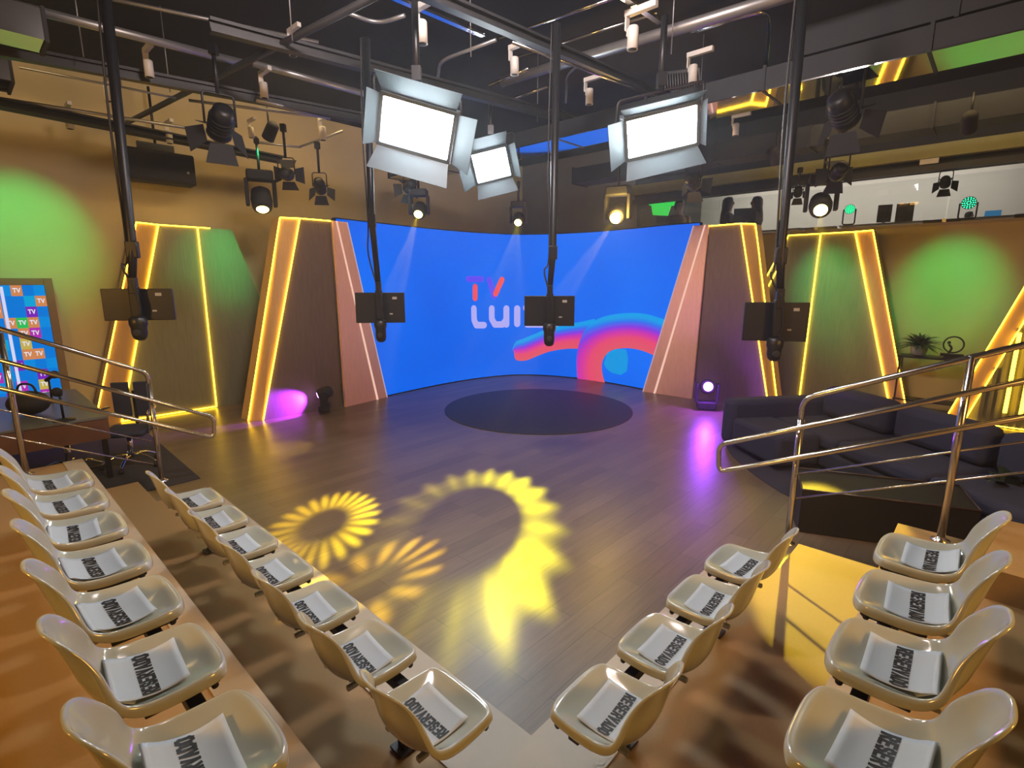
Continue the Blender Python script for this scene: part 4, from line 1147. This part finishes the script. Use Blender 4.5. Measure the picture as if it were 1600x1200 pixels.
# ================================================================== SPEAKER
c = at_L(247, 262, 10.25)
t = thing('wall_speaker', 'black loudspeaker box mounted high on the left yellow wall', 'speaker', tuple(c))
mb = MB(); mb.box(c, (0.30, 1.0, 0.48), AXR, bev=0.03); mb.build('cabinet', mat('speaker_black', (0.016, 0.015, 0.013), 0.7, noise=0.2), t)
mb = MB(); mb.box(c - U * 0.155, (0.012, 0.92, 0.40), AXR, bev=0.004); mb.build('grille', M_matte, t)
mb = MB(); mb.lathe([(0.02, 0), (0.02, 0.004), (0.0, 0.004)], c - U * 0.162 + W_ * 0.38 - Z * 0.05, tuple(-U), 12); mb.build('badge', M_stick, t)
mb = MB(); mb.box(c + Z * 0.30, (0.08, 0.5, 0.12), AXR); mb.tube([c + Z * 0.35, c + Z * 1.2], 0.02, 8); mb.tube([c + U * 0.15, c + U * 0.35], 0.03, 8); mb.build('bracket', M_black, t)
# ================================================================== LEFT SIDE: DESK, SCREEN, CHAIRS
M_desktop = mat('grey_desk_top', (0.13, 0.14, 0.14), 0.35, noise=0.12, nscale=3)
M_apron = mat('walnut_apron', (0.13, 0.06, 0.035), 0.55, noise=0.3, nscale=6)
a0, a1, b0, b1 = 7.28, 9.5, -0.6, 1.05
t = thing('studio_desk', 'long dark desk with a grey top behind the left handrail', 'desk', tuple(G((a0 + a1) / 2, (b0 + b1) / 2, 0)))
mb = MB(); mb.box(G((a0 + a1) / 2, (b0 + b1) / 2, 0.735), (a1 - a0, b1 - b0, 0.03), AXR, bev=0.004); mb.build('tabletop', M_desktop, t)
mb = MB(); mb.box(G(a0 + 0.02, (b0 + b1) / 2, 0.60), (0.03, b1 - b0 - 0.02, 0.23), AXR); mb.build('apron', M_apron, t)
mb = MB(); mb.box(G((a0 + a1) / 2, b1 - 0.02, 0.60), (a1 - a0 - 0.02, 0.03, 0.23), AXR); mb.build('apron', M_apron, t)
for a in (a0 + 0.06, a1 - 0.06):
    for b in (b0 + 0.06, b1 - 0.06):
        mb = MB(); mb.box(G(a, b, 0.364), (0.05, 0.05, 0.712), AXR); mb.build('leg', M_black, t)
mb = MB(); mb.box(G(a0 + 0.06, (b0 + b1) / 2, 0.16), (0.03, b1 - b0 - 0.12, 0.03), AXR); mb.build('stretcher', M_black, t)
# microphones on table stands
def mic(label, p, lean, s=1.0):
    t = thing('desk_microphone', label, 'microphone', tuple(p))
    mb = MB(); mb.lathe([(0.10 * s, 0), (0.10 * s, 0.012), (0.03 * s, 0.025), (0.018, 0.03)], p, n=24); mb.build('base', M_black, t)
    hd = p + V((0, 0, 0.30 * s))
    mb = MB(); mb.tube([p + Z * 0.02, hd], 0.012, 8); mb.build('stem', M_black, t)
    e = hd + lean
    mb = MB(); mb.tube([hd - lean * 0.4, e], 0.022, 10); mb.ball(e, 0.05 * s); mb.build('capsule', M_matte, t)
mic('black microphone on a round-based stand near the middle of the grey desk', at_z(100, 657, 0.75), V((0.10, -0.14, 0.05)), 1.0)
mic('black microphone on a stand at the far edge of the grey desk', at_z(82, 628, 0.75), V((0.12, -0.04, 0.06)), 1.0)
p = at_z(48, 648, 0.75)
t = thing('desk_bag', 'black rounded bag lying on the grey desk', 'bag', tuple(p))
mb = MB(); mb.ball(p + Z * 0.14, 0.25, sc=(0.85, 0.7, 0.55)); mb.build('bag_body', mat('black_nylon', (0.012, 0.012, 0.014), 0.7, noise=0.3, nscale=20, bump=0.3), t)
mb = MB(); mb.tube(arc_pts([p + V((-0.12, 0, 0.24)), p + V((-0.08, 0, 0.36)), p + V((0.08, 0, 0.36)), p + V((0.12, 0, 0.24))], 0.06), 0.012, 8); mb.build('handle', M_cable, t)

# office chairs
M_navy = mat('navy_mesh', (0.03, 0.035, 0.06), 0.8, noise=0.3, nscale=60)
def office_chair(label, loc, rot, split=True):
    t = thing('office_chair', label, 'chair', loc, rot, 'office chairs by the desk')
    mb = MB(); mb.box((0, 0, 0.46), (0.48, 0.46, 0.07), bev=0.03); mb.build('seat', M_navy, t, world=False)
    for sx in (() if split is None else (-1, 1)):
        mb = MB(); mb.box((sx * 0.12, -0.24, 0.80), (0.19 if split else 0.44, 0.04, 0.44), bev=0.015); mb.build('backrest', M_navy, t, world=False)
    if split: mb = MB(); mb.tube(arc_pts([(0, -0.05, 0.42), (0, -0.28, 0.42), (0, -0.29, 0.9)], 0.06), 0.02, 8); mb.build('back_bar', M_black, t, world=False)
    for sx in (() if split is None else (-1, 1)):
        mb = MB(); mb.tube(arc_pts([(sx * 0.25, -0.2, 0.72), (sx * 0.29, -0.1, 0.72), (sx * 0.29, 0.14, 0.72), (sx * 0.25, 0.10, 0.44)], 0.06), 0.016, 8); mb.build('armrest', M_chrome, t, world=False)
    mb = MB(); mb.lathe([(0.03, 0.12), (0.03, 0.43)], n=14); mb.build('gas_lift', M_chrome, t, world=False)
    for k in range(5):
        a = 2 * PI * k / 5 + 0.3; c, s = math.cos(a), math.sin(a)
        mb = MB(); mb.tube(catmull3([(0.03 * c, 0.03 * s, 0.15), (0.16 * c, 0.16 * s, 0.145), (0.30 * c, 0.30 * s, 0.075)]), 0.016, 8); l = mb.build('base_arm', M_chrome, t, world=False)
        mb = MB(); mb.lathe([(0.028, -0.02), (0.028, 0.02)], (0.30 * c, 0.30 * s, 0.037), (-s, c, 0), 12); mb.build('caster', M_matte, l, world=False)
    return t
p = at_z(182, 735, 0); office_chair('navy office chair with chrome star base at the near corner of the grey desk', (p.x + 0.12, p.y + 0.12, 0.008), math.radians(195))
p = at_z(120, 745, 0); office_chair('backless stool with a chrome star base pushed under the grey desk', (p.x - 0.1, p.y + 0.05, 0.008), ANG_V + PI / 2 + PI, None)
# picture screen in a bronze frame
c = 10.40
r0, r1 = at_L(90, 437, c), at_L(96, 613, c); z1, z0_ = 2.20, 0.35
bR = (r0.dot(W_) + r1.dot(W_)) / 2 - 0.08; bL = bR - 0.98
t = thing('logo_screen', 'tall lit screen of coloured TV tiles in a bronze frame at the left wall', 'screen', tuple(G(c, (bL + bR) / 2, z0_ - 0.1)))
for (x0, x1, za, zb) in ((bL - 0.1, bL, z0_ - 0.1, z1 + 0.1), (bR, bR + 0.1, z0_ - 0.1, z1 + 0.1), (bL, bR, z1, z1 + 0.1), (bL, bR, z0_ - 0.1, z0_)):
    mb = MB(); mb.box(G(c, (x0 + x1) / 2, (za + zb) / 2), (0.10, x1 - x0, zb - za), AXR, bev=0.006); mb.build('frame_bar', mat('bronze_frame', (0.20, 0.14, 0.08), 0.45, 0.3, noise=0.1), t)
mb = MB(); mb.box(G(c + 0.02, (bL + bR) / 2, 0.13), (0.3, 0.7, 0.24), AXR); mb.build('plinth', M_matte, t)
tcols = [(0.0, 0.22, 0.80), (0.0, 0.30, 0.85), (0.0, 0.42, 0.80), (0.03, 0.6, 0.12), (0.65, 0.50, 0.10), (0.75, 0.28, 0.10), (0.22, 0.02, 0.55), (0.50, 0.03, 0.50)]
mb = MB(); ml = [glow('tile_%d' % i, q, 0.85) for i, q in enumerate(tcols)]
NX, NY = 8, 12; tw = (bR - bL) / NX; th = (z1 - z0_) / NY
random.seed(21); lett = []
for j in range(NY):
    for i in range(NX):
        q = random.random(); k = 0 if q < 0.34 else 1 if q < 0.56 else 2 if q < 0.66 else random.choice([3, 4, 5, 6, 6, 7, 7, 5])
        mb.mi = k; x0 = bL + i * tw; zz = z0_ + j * th
        mb.quad(G(c - 0.02, x0, zz), G(c - 0.02, x0 + tw, zz), G(c - 0.02, x0 + tw, zz + th), G(c - 0.02, x0, zz + th))
        if k >= 3: lett.append((x0, zz))
mb.mi = 0
mb.build('display', ml, t)
for x0, zz in lett:
    mb = MB()
    # seen from the room the wall coordinate runs left to right
    def F(x, y, x0=x0, zz=zz): return G(c - 0.024, x0 + x * tw, zz + y * th)
    write(mb, 'TV', 0.20, 0.36, 0.26, 0.34, 0.08, 0.045, F)
    mb.build('tile_lettering', glow('tile_white', (0.85, 0.85, 0.95), 0.9), t)
mb = MB()
xx = bL + (bR - bL) * 0.53
mb.tube([G(c - 0.03, xx, z0_ + 0.02), G(c - 0.03, xx, z1 - 0.02)], 0.018, 8); mb.build('light_streak', glow('pale_streak', (0.75, 0.75, 1.0), 0.9), t)

# ================================================================== RIGHT SIDE: SOFA, TABLE, PLANT, MONITOR
def cushion(mb, c, size, ax, bev): mb.box(c, size, ax, bev=bev)
dS = V((0.16, -0.987, 0)).normalized(); nS = V((dS.y, -dS.x, 0)).normalized()   # nS points to the left (seat side)
if nS.x > 0: nS = -nS
axS = (dS, nS, Z); B0_ = V((4.72, 7.1, 0.008))
t = thing('sectional_sofa', 'long dark slate-blue sectional sofa behind the right handrail', 'sofa', tuple(B0_))
LEN = 3.4
def sb(name, u0, u1, v0, v1, z0, z1, bev=0.05, m=M_sofa, pr=t):
    mb = MB(); mb.box(B0_ + dS * (u0 + u1) / 2 + nS * (v0 + v1) / 2 + Z * (z0 + z1) / 2, (u1 - u0, v1 - v0, z1 - z0), axS, bev=bev); return mb.build(name, m, pr)
sb('base', 0.0, LEN, 0.0, 1.15, 0.03, 0.26)
sb('back', 0.0, LEN, 0.0, 0.26, 0.27, 0.74, 0.07)
for k in range(3):
    u = 0.05 + k * 1.12; sb('seat_cushion', u, u + 1.10, 0.28, 1.17, 0.265, 0.44, 0.06)
for k in range(3):
    u = 0.08 + k * 1.12; sb('back_cushion', u, u + 1.04, 0.24, 0.50, 0.44, 0.86, 0.09)
sb('arm', -0.28, 0.0, 0.0, 1.75, 0.03, 0.66, 0.07)
sb('chaise_cushion', 0.0, 0.95, 1.16, 1.75, 0.05, 0.44, 0.06)
sb('arm', LEN, LEN + 0.25, 0.0, 1.15, 0.03, 0.60, 0.07)
# console table, plant, ring ornament
c = 11.35
Pa, Pb = at_R(1408, 553, c), at_R(1513, 578, c)
tz = Pa.z
t = thing('console_table', 'slim black console table at the green-lit wall', 'table', tuple(G(0, c, 0)))
pa, pb = Pa.dot(U), at_R(1520, 575, c - 0.35).dot(U)
mb = MB(); mb.box(G((pa + pb) / 2, c - 0.18, tz), (abs(pa - pb), 0.38, 0.03), AXR); mb.build('tabletop', M_black, t)
for a in (pa - 0.03, pb + 0.03):
    for b in (c - 0.35, c - 0.01):
        mb = MB(); mb.box(G(a, b, tz / 2 - 0.008), (0.025, 0.025, tz - 0.016), AXR); mb.build('leg', M_black, t)
mb = MB(); mb.box(G((pa + pb) / 2, c - 0.18, 0.25), (abs(pa - pb), 0.34, 0.02), AXR); mb.build('shelf', M_black, t)
p = at_R(1434, 556, c - 0.18); p = G(p.dot(U), c - 0.18, tz + 0.016)
t = thing('potted_plant', 'bushy green fern in a small pot on the console table', 'plant', tuple(p))
mb = MB(); mb.lathe([(0.07, 0), (0.11, 0.02), (0.12, 0.16), (0.115, 0.17), (0.10, 0.165), (0.0, 0.16)], p, n=20); mb.build('pot', mat('green_grey_pot', (0.22, 0.26, 0.20), 0.5, noise=0.1), t)
random.seed(5)
def leafy(mb, base, n, rmin, rmax, w, droop, up=1.0):
    for k in range(n):
        a = random.uniform(0, 2 * PI); L = random.uniform(rmin, rmax); el = random.uniform(0.25, 1.35)
        dr = V((math.cos(a) * math.cos(el), math.sin(a) * math.cos(el), math.sin(el) * up)); side = V((-math.sin(a), math.cos(a), 0))
        rows = []
        for j in range(6):
            f = j / 5; q = base + dr * L * f + V((0, 0, -droop * L * f * f)); ww = w * math.sin(PI * (0.12 + 0.85 * f)) * 0.5
            rows.append([q - side * ww, q + V((0, 0, ww * 0.3)), q + side * ww])
        mb.grid(rows)
mb = MB(); leafy(mb, p + Z * 0.15, 150, 0.22, 0.50, 0.035, 0.45); mb.build('fronds', mat('fern_green', (0.05, 0.10, 0.035), 0.6, noise=0.3, nscale=10), t)
p = at_R(1486, 563, c - 0.18); p = G(p.dot(U), c - 0.18, tz + 0.016)
t = thing('ring_ornament', 'dark metal ring ornament on a stand beside the fern', 'ornament', tuple(p))
mb = MB(); mb.box(p + Z * 0.05, (0.30, 0.12, 0.04), AXR); mb.box(p + Z * 0.015, (0.2, 0.1, 0.03), AXR); mb.build('plinth', M_black, t)
mb = MB(); cc = p + Z * 0.22; mb.tube([cc + U * 0.13 * math.cos(a * PI / 16) + Z * 0.13 * math.sin(a * PI / 16) for a in range(33)], 0.012, 8, cap=False); mb.build('ring', M_black, t)
mb = MB(); mb.tube(catmull3([p + Z * 0.07 + U * 0.05, p + Z * 0.16 + U * 0.02, p + Z * 0.22 + U * 0.06]), 0.016, 8); mb.ball(p + Z * 0.25 + U * 0.06, 0.025); mb.build('figure', M_black, t)
# low black return monitor on the floor
q0, q1 = at_z(1246, 831, 0.0), at_z(1252, 757, 0.46); q2 = at_z(1532, 790, 0.46)
dM = (q2 - q1); dM.z = 0; Lm = dM.length; dM.normalize(); nM = V((-dM.y, dM.x, 0))
if nM.dot(V((0, 1, 0))) < 0: nM = -nM
o0 = V((q0.x, q0.y, 0.008))
t = thing('floor_monitor', 'large glossy black return monitor lying low on the floor by the right handrail', 'monitor', tuple(o0))
zt = 0.46; back = nM * 0.42
mb = MB(); mb.prism([o0, o0 + Z * (zt - 0.06), o0 + back + Z * zt, o0 + back], dM * Lm); mb.build('cabinet', mat('gloss_black', (0.008, 0.008, 0.009), 0.5, noise=0.1), t)
mb = MB()
f1, f2 = o0 + Z * (zt - 0.055), o0 + back + Z * (zt + 0.005)
for a, b in ((f1, f1 + dM * Lm), (f2, f2 + dM * Lm), (f1, f2), (f1 + dM * Lm, f2 + dM * Lm)): mb.tube([a, b], 0.008, 6)
mb.build('bezel', mat('brown_bezel', (0.05, 0.03, 0.03), 0.3, noise=0.1), t)
# leafy plant at the right edge
p = V((4.25, 3.95, 0.0)); q = at_z(1570, 770, 0.35); p = V((q.x + 0.05, q.y, 0.008))
t = thing('floor_plant', 'dark broad-leaved plant at the right edge beside the sofa', 'plant', tuple(p))
mb = MB(); mb.lathe([(0.12, 0), (0.17, 0.02), (0.19, 0.30), (0.18, 0.31), (0.0, 0.29)], p, n=20); mb.build('pot', M_matte, t)
mb = MB(); leafy(mb, p + Z * 0.28, 46, 0.3, 0.72, 0.11, 0.5); mb.build('leaves', mat('dark_leaf', (0.02, 0.035, 0.02), 0.25, noise=0.3, coat=0.4), t)

# ================================================================== MEZZANINE
LED_Z = 3.245
def ledge_thing(px, py, c=12.05): return at_R(px, py, c)
# glass guard
t = thing('glass_guard', 'clear glass guard along the mezzanine edge', 'glass guard', tuple(G(2.0, PR_W + 0.02, LED_Z)))
for k in range(5):
    a0_ = -3.0 + k * 1.95; mb = MB(); mb.box(G(a0_ + 0.96, PR_W + 0.03, LED_Z + 0.40), (1.92, 0.012, 0.72), AXR); mb.build('pane', M_glass, t)
    mb = MB(); mb.box(G(a0_ + 0.0, PR_W + 0.03, LED_Z + 0.03), (0.06, 0.05, 0.06), AXR); mb.build('clip', M_steel, t)
def person(label, px, py, c, facing, top, hairlong, lean=0.0, haircol=(0.02, 0.014, 0.012)):
    """seated figure; px,py: middle of the head in the picture; facing: direction angle"""
    h = at_R(px, py, c); base = V((h.x, h.y, 2.8)); H = h.z - 2.8            # head centre above the floor
    t = thing('person', label, 'person', tuple(base), facing - PI / 2)
    sc = H / 1.22
    sk = bpy.data.meshes.new('body'); bm = bmesh.new(); lay = bm.verts.layers.skin.verify()
    nodes = []
    def nd(p, r, par=None):
        p = V(p) * sc; v = bm.verts.new(p); v[lay].radius = (r * sc, r * sc)
        if par is not None: bm.edges.new((par, v))
        return v
    pel = nd((0, 0, 0.50), 0.15); pel[lay].use_root = True
    wst = nd((0, 0.01 + lean * 0.3, 0.68), 0.125, pel); ch = nd((0, lean * 0.7, 0.86), 0.145, wst); nk = nd((0, lean + 0.01, 1.01), 0.055, ch)
    hd0 = nd((0, lean + 0.02, 1.12), 0.078, nk); hd1 = nd((0, lean + 0.025, 1.21), 0.092, hd0); hd2 = nd((0, lean + 0.01, 1.28), 0.075, hd1)
    nose = nd((0, lean + 0.125, 1.17), 0.014, hd1)
    for s in (-1, 1):
        sh = nd((s * 0.17, lean * 0.8, 0.93), 0.06, ch); el = nd((s * 0.23, lean + 0.06, 0.68), 0.043, sh); wr = nd((s * 0.13, lean + 0.30, 0.70), 0.028, el)
        pm = nd((s * 0.11, lean + 0.37, 0.70), 0.032, wr)
        for q, (dx, ln) in enumerate(((-0.028, 0.075), (-0.010, 0.088), (0.009, 0.082), (0.027, 0.065))):
            f1_ = nd((s * 0.11 + dx, lean + 0.41, 0.70), 0.009, pm); nd((s * 0.11 + dx, lean + 0.41 + ln * 0.6, 0.685), 0.008, f1_)
        nd((s * 0.11 - s * 0.05, lean + 0.385, 0.69), 0.010, pm)
        hp = nd((s * 0.10, 0.04, 0.48), 0.095, pel); kn = nd((s * 0.12, 0.44, 0.50), 0.062, hp); an = nd((s * 0.12, 0.42, 0.09), 0.042, kn); nd((s * 0.12, 0.56, 0.04), 0.035, an)
    bm.to_mesh(sk); bm.free()
    skin = mat('skin', (0.46, 0.27, 0.19), 0.55, noise=0.05, sss=0.1); cloth = mat('cloth_' + '_'.join(str(int(q * 99)) for q in top), top, 0.85, noise=0.2, nscale=30)
    sk.materials.append(skin)
    body = bpy.data.objects.new('body', sk); COL.objects.link(body); body.parent = t; WM[body.name] = WM[t.name]
    m = body.modifiers.new('skin', 'SKIN'); m.use_smooth_shade = True; body.modifiers.new('sub', 'SUBSURF').levels = 1
    mb = MB(); L = lean * sc
    # garment: a shell around the torso and the sleeves
    def ring(cx, cy, cz, rx, ry): return [V(((cx + rx * math.cos(2 * PI * k / 18)) * sc, (cy + ry * math.sin(2 * PI * k / 18)) * sc, cz * sc)) for k in range(18)]
    mb.loft([ring(0, 0, 0.42, 0.20, 0.17), ring(0, 0.01, 0.55, 0.185, 0.165), ring(0, lean * .3, 0.68, 0.165, 0.145), ring(0, lean * .7, 0.84, 0.19, 0.16), ring(0, lean * .85, 0.93, 0.185, 0.135), ring(0, lean, 0.985, 0.09, 0.08)])
    for s in (-1, 1):
        mb.tube([V((s * 0.13, lean * 0.8, 0.93)) * sc, V((s * 0.19, lean * 0.8, 0.92)) * sc, V((s * 0.235, lean + 0.06, 0.68)) * sc, V((s * 0.15, lean + 0.26, 0.70)) * sc], [0.07 * sc, 0.075 * sc, 0.058 * sc, 0.042 * sc], 12)
    mb.build('top_garment', cloth, t, world=False)
    mb = MB(); cy = lean + 0.0
    prof = [(0, cy - 0.01, 1.335, 0.03, 0.03), (0, cy - 0.01, 1.32, 0.075, 0.08), (0, cy - 0.02, 1.27, 0.108, 0.112), (0, cy - 0.035, 1.19, 0.115, 0.105)]
    if hairlong: prof += [(0, cy - 0.05, 1.08, 0.120, 0.09), (0, cy - 0.06, 0.95, 0.145, 0.10), (0, cy - 0.08, 0.80, 0.135, 0.09), (0, cy - 0.09, 0.68, 0.08, 0.05)]
    else: prof += [(0, cy - 0.045, 1.12, 0.095, 0.075), (0, cy - 0.05, 1.07, 0.05, 0.05)]
    mb.loft([ring(*q) for q in prof]); mb.build('hair', mat('dark_hair', haircol, 0.45, noise=0.3, nscale=40), t, world=False)
    mb = MB()
    for s in (-1, 1): mb.ball(V((s * 0.036, lean + 0.108, 1.20)) * sc, 0.012 * sc)
    mb.build('eyes', M_ink, t, world=False)
    mb = MB(); mb.ball(V((0, lean + 0.103, 1.115)) * sc, 0.018 * sc, sc=(1.2, 0.5, 0.4)); mb.build('mouth', mat('lip', (0.35, 0.12, 0.10), 0.5, noise=0.05), t, world=False)
    return t
person('person with long dark hair and a black top seated left, facing right', 1139, 316, 12.7, math.radians(-25), (0.03, 0.03, 0.03), True)
person('person with long dark hair seated right of the monitor, facing left', 1182, 315, 12.7, math.radians(160), (0.05, 0.03, 0.03), True)
person('person with dark hair and a tan top seated below the green panel', 1062, 320, 12.6, math.radians(-95), (0.40, 0.26, 0.16), False)
person('person with dark hair bending over the ledge at the far right', 1508, 336, 12.6, math.radians(-30), (0.06, 0.05, 0.07), False, 0.12)
# seats and desk up there
def office_desk(a0, a1, label):
    t = thing('mezzanine_desk', label, 'desk', tuple(G((a0 + a1) / 2, 12.35, 2.8)))
    mb = MB(); mb.box(G((a0 + a1) / 2, 12.18, 3.30), (a1 - a0, 0.42, 0.03), AXR); mb.build('tabletop', M_strip, t)
    for a in (a0 + 0.1, a1 - 0.1): mb = MB(); mb.box(G(a, 12.18, 3.045), (0.05, 0.36, 0.49), AXR); mb.build('leg', M_pipe, t)
office_desk(2.9, 6.4, 'long pale desk on the mezzanine where two people sit')
office_desk(-1.6, 2.5, 'long pale desk on the mezzanine holding lights and monitors')
def screen(label, x0, y0, x1, y1, c, m=M_mon, name='desk_monitor'):
    A = at_R((x0 + x1) / 2, y1, c); B = at_R((x0 + x1) / 2, y0, c); w = (at_R(x0, y1, c) - at_R(x1, y1, c)).length; h = B.z - A.z
    t = thing(name, label, 'monitor', tuple(A)); face = V((-A.x, -A.y, 0)).normalized(); X = V((-face.y, face.x, 0)); w *= 0.92
    mb = MB(); mb.box(A + Z * (h * 0.5 + 0.02), (w, 0.03, h), (X, face, Z), bev=0.006); mb.build('panel', m, t)
    mb = MB(); mb.box(V((A.x, A.y, (3.315 + A.z + h * 0.3) / 2)) - face * 0.03, (0.05, 0.03, max(0.05, A.z + h * 0.3 - 3.315)), (X, face, Z)); mb.box(V((A.x, A.y, 3.322)) - face * 0.03, (0.2, 0.15, 0.012), (X, face, Z)); mb.build('stand', M_black, t)
screen('black monitor between the two seated people', 1145, 327, 1180, 349, 12.35)
screen('left one of two black monitors on the mezzanine ledge', 1368, 322, 1392, 349, 12.25)
screen('right one of two black monitors on the mezzanine ledge', 1396, 320, 1426, 350, 12.25)
screen('small blue-lit screen beside the bending person', 1536, 331, 1564, 342, 12.25, glow('blue_screen', (0.03, 0.18, 0.35), 0.7))
# green panel
t0_ = [at_R(x, y, 13.2) for x, y in [(1011, 303), (1066, 300), (1068, 318), (1048, 322), (1043, 337), (1020, 336), (1018, 322), (1010, 318)]]
A = at_R(1038, 337, 13.2)
t = thing('green_screen_panel', 'bright green lit screen shape on the mezzanine above the blue wall', 'backdrop', tuple(A))
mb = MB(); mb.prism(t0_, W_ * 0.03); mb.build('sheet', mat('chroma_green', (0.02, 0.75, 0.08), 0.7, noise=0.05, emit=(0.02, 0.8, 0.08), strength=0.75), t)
mb = MB(); mb.tube([t0_[0] + Z * 0.02, t0_[1] + Z * 0.02], 0.015, 8); mb.tube([t0_[0].lerp(t0_[1], .5), t0_[0].lerp(t0_[1], .5) + Z * 1.0], 0.008, 6); mb.build('hanging_bar', M_pipedark, t)
# clutter on the ledge
def ledge_box(name, label, cat, x0, x1, h, m, c=11.93, z=LED_Z):
    A, B = at_R(x0, 350, c), at_R(x1, 350, c); w = (B - A).length; cc = (A + B) / 2
    mb = MB(); mb.box(V((cc.x, cc.y, z + h / 2)), (w, 0.12, h), AXR, bev=0.008); tag(recenter(mb.build(name, m)), label, cat)
ledge_box('equipment_case', 'flat tan case on the ledge right of the seated pair', 'case', 1215, 1252, 0.07, M_strip)
ledge_box('equipment_case', 'flat grey case on the ledge under the yellow moving light', 'case', 1260, 1308, 0.06, mat('grey_case', (0.22, 0.2, 0.17), 0.6, noise=0.1))
ledge_box('control_console', 'long flat black control console on the ledge at the right', 'console', 1442, 1500, 0.06, M_mon)
ledge_box('equipment_case', 'small dark box at the right end of the ledge', 'case', 1583, 1600, 0.07, M_mon)

# black box light bases on the lintel: small white tag
for x, y, lab in ((1452, 252, 'small white emergency light on the lintel at the right'), (1121, 283, 'small white emergency light on the lintel above the seated people')):
    p = at_R(x, y, PR_W - 0.13); mb = MB(); mb.box(p, (0.26, 0.03, 0.09), AXR, bev=0.01); tag(recenter(mb.build('emergency_light', M_white)), lab, 'light')
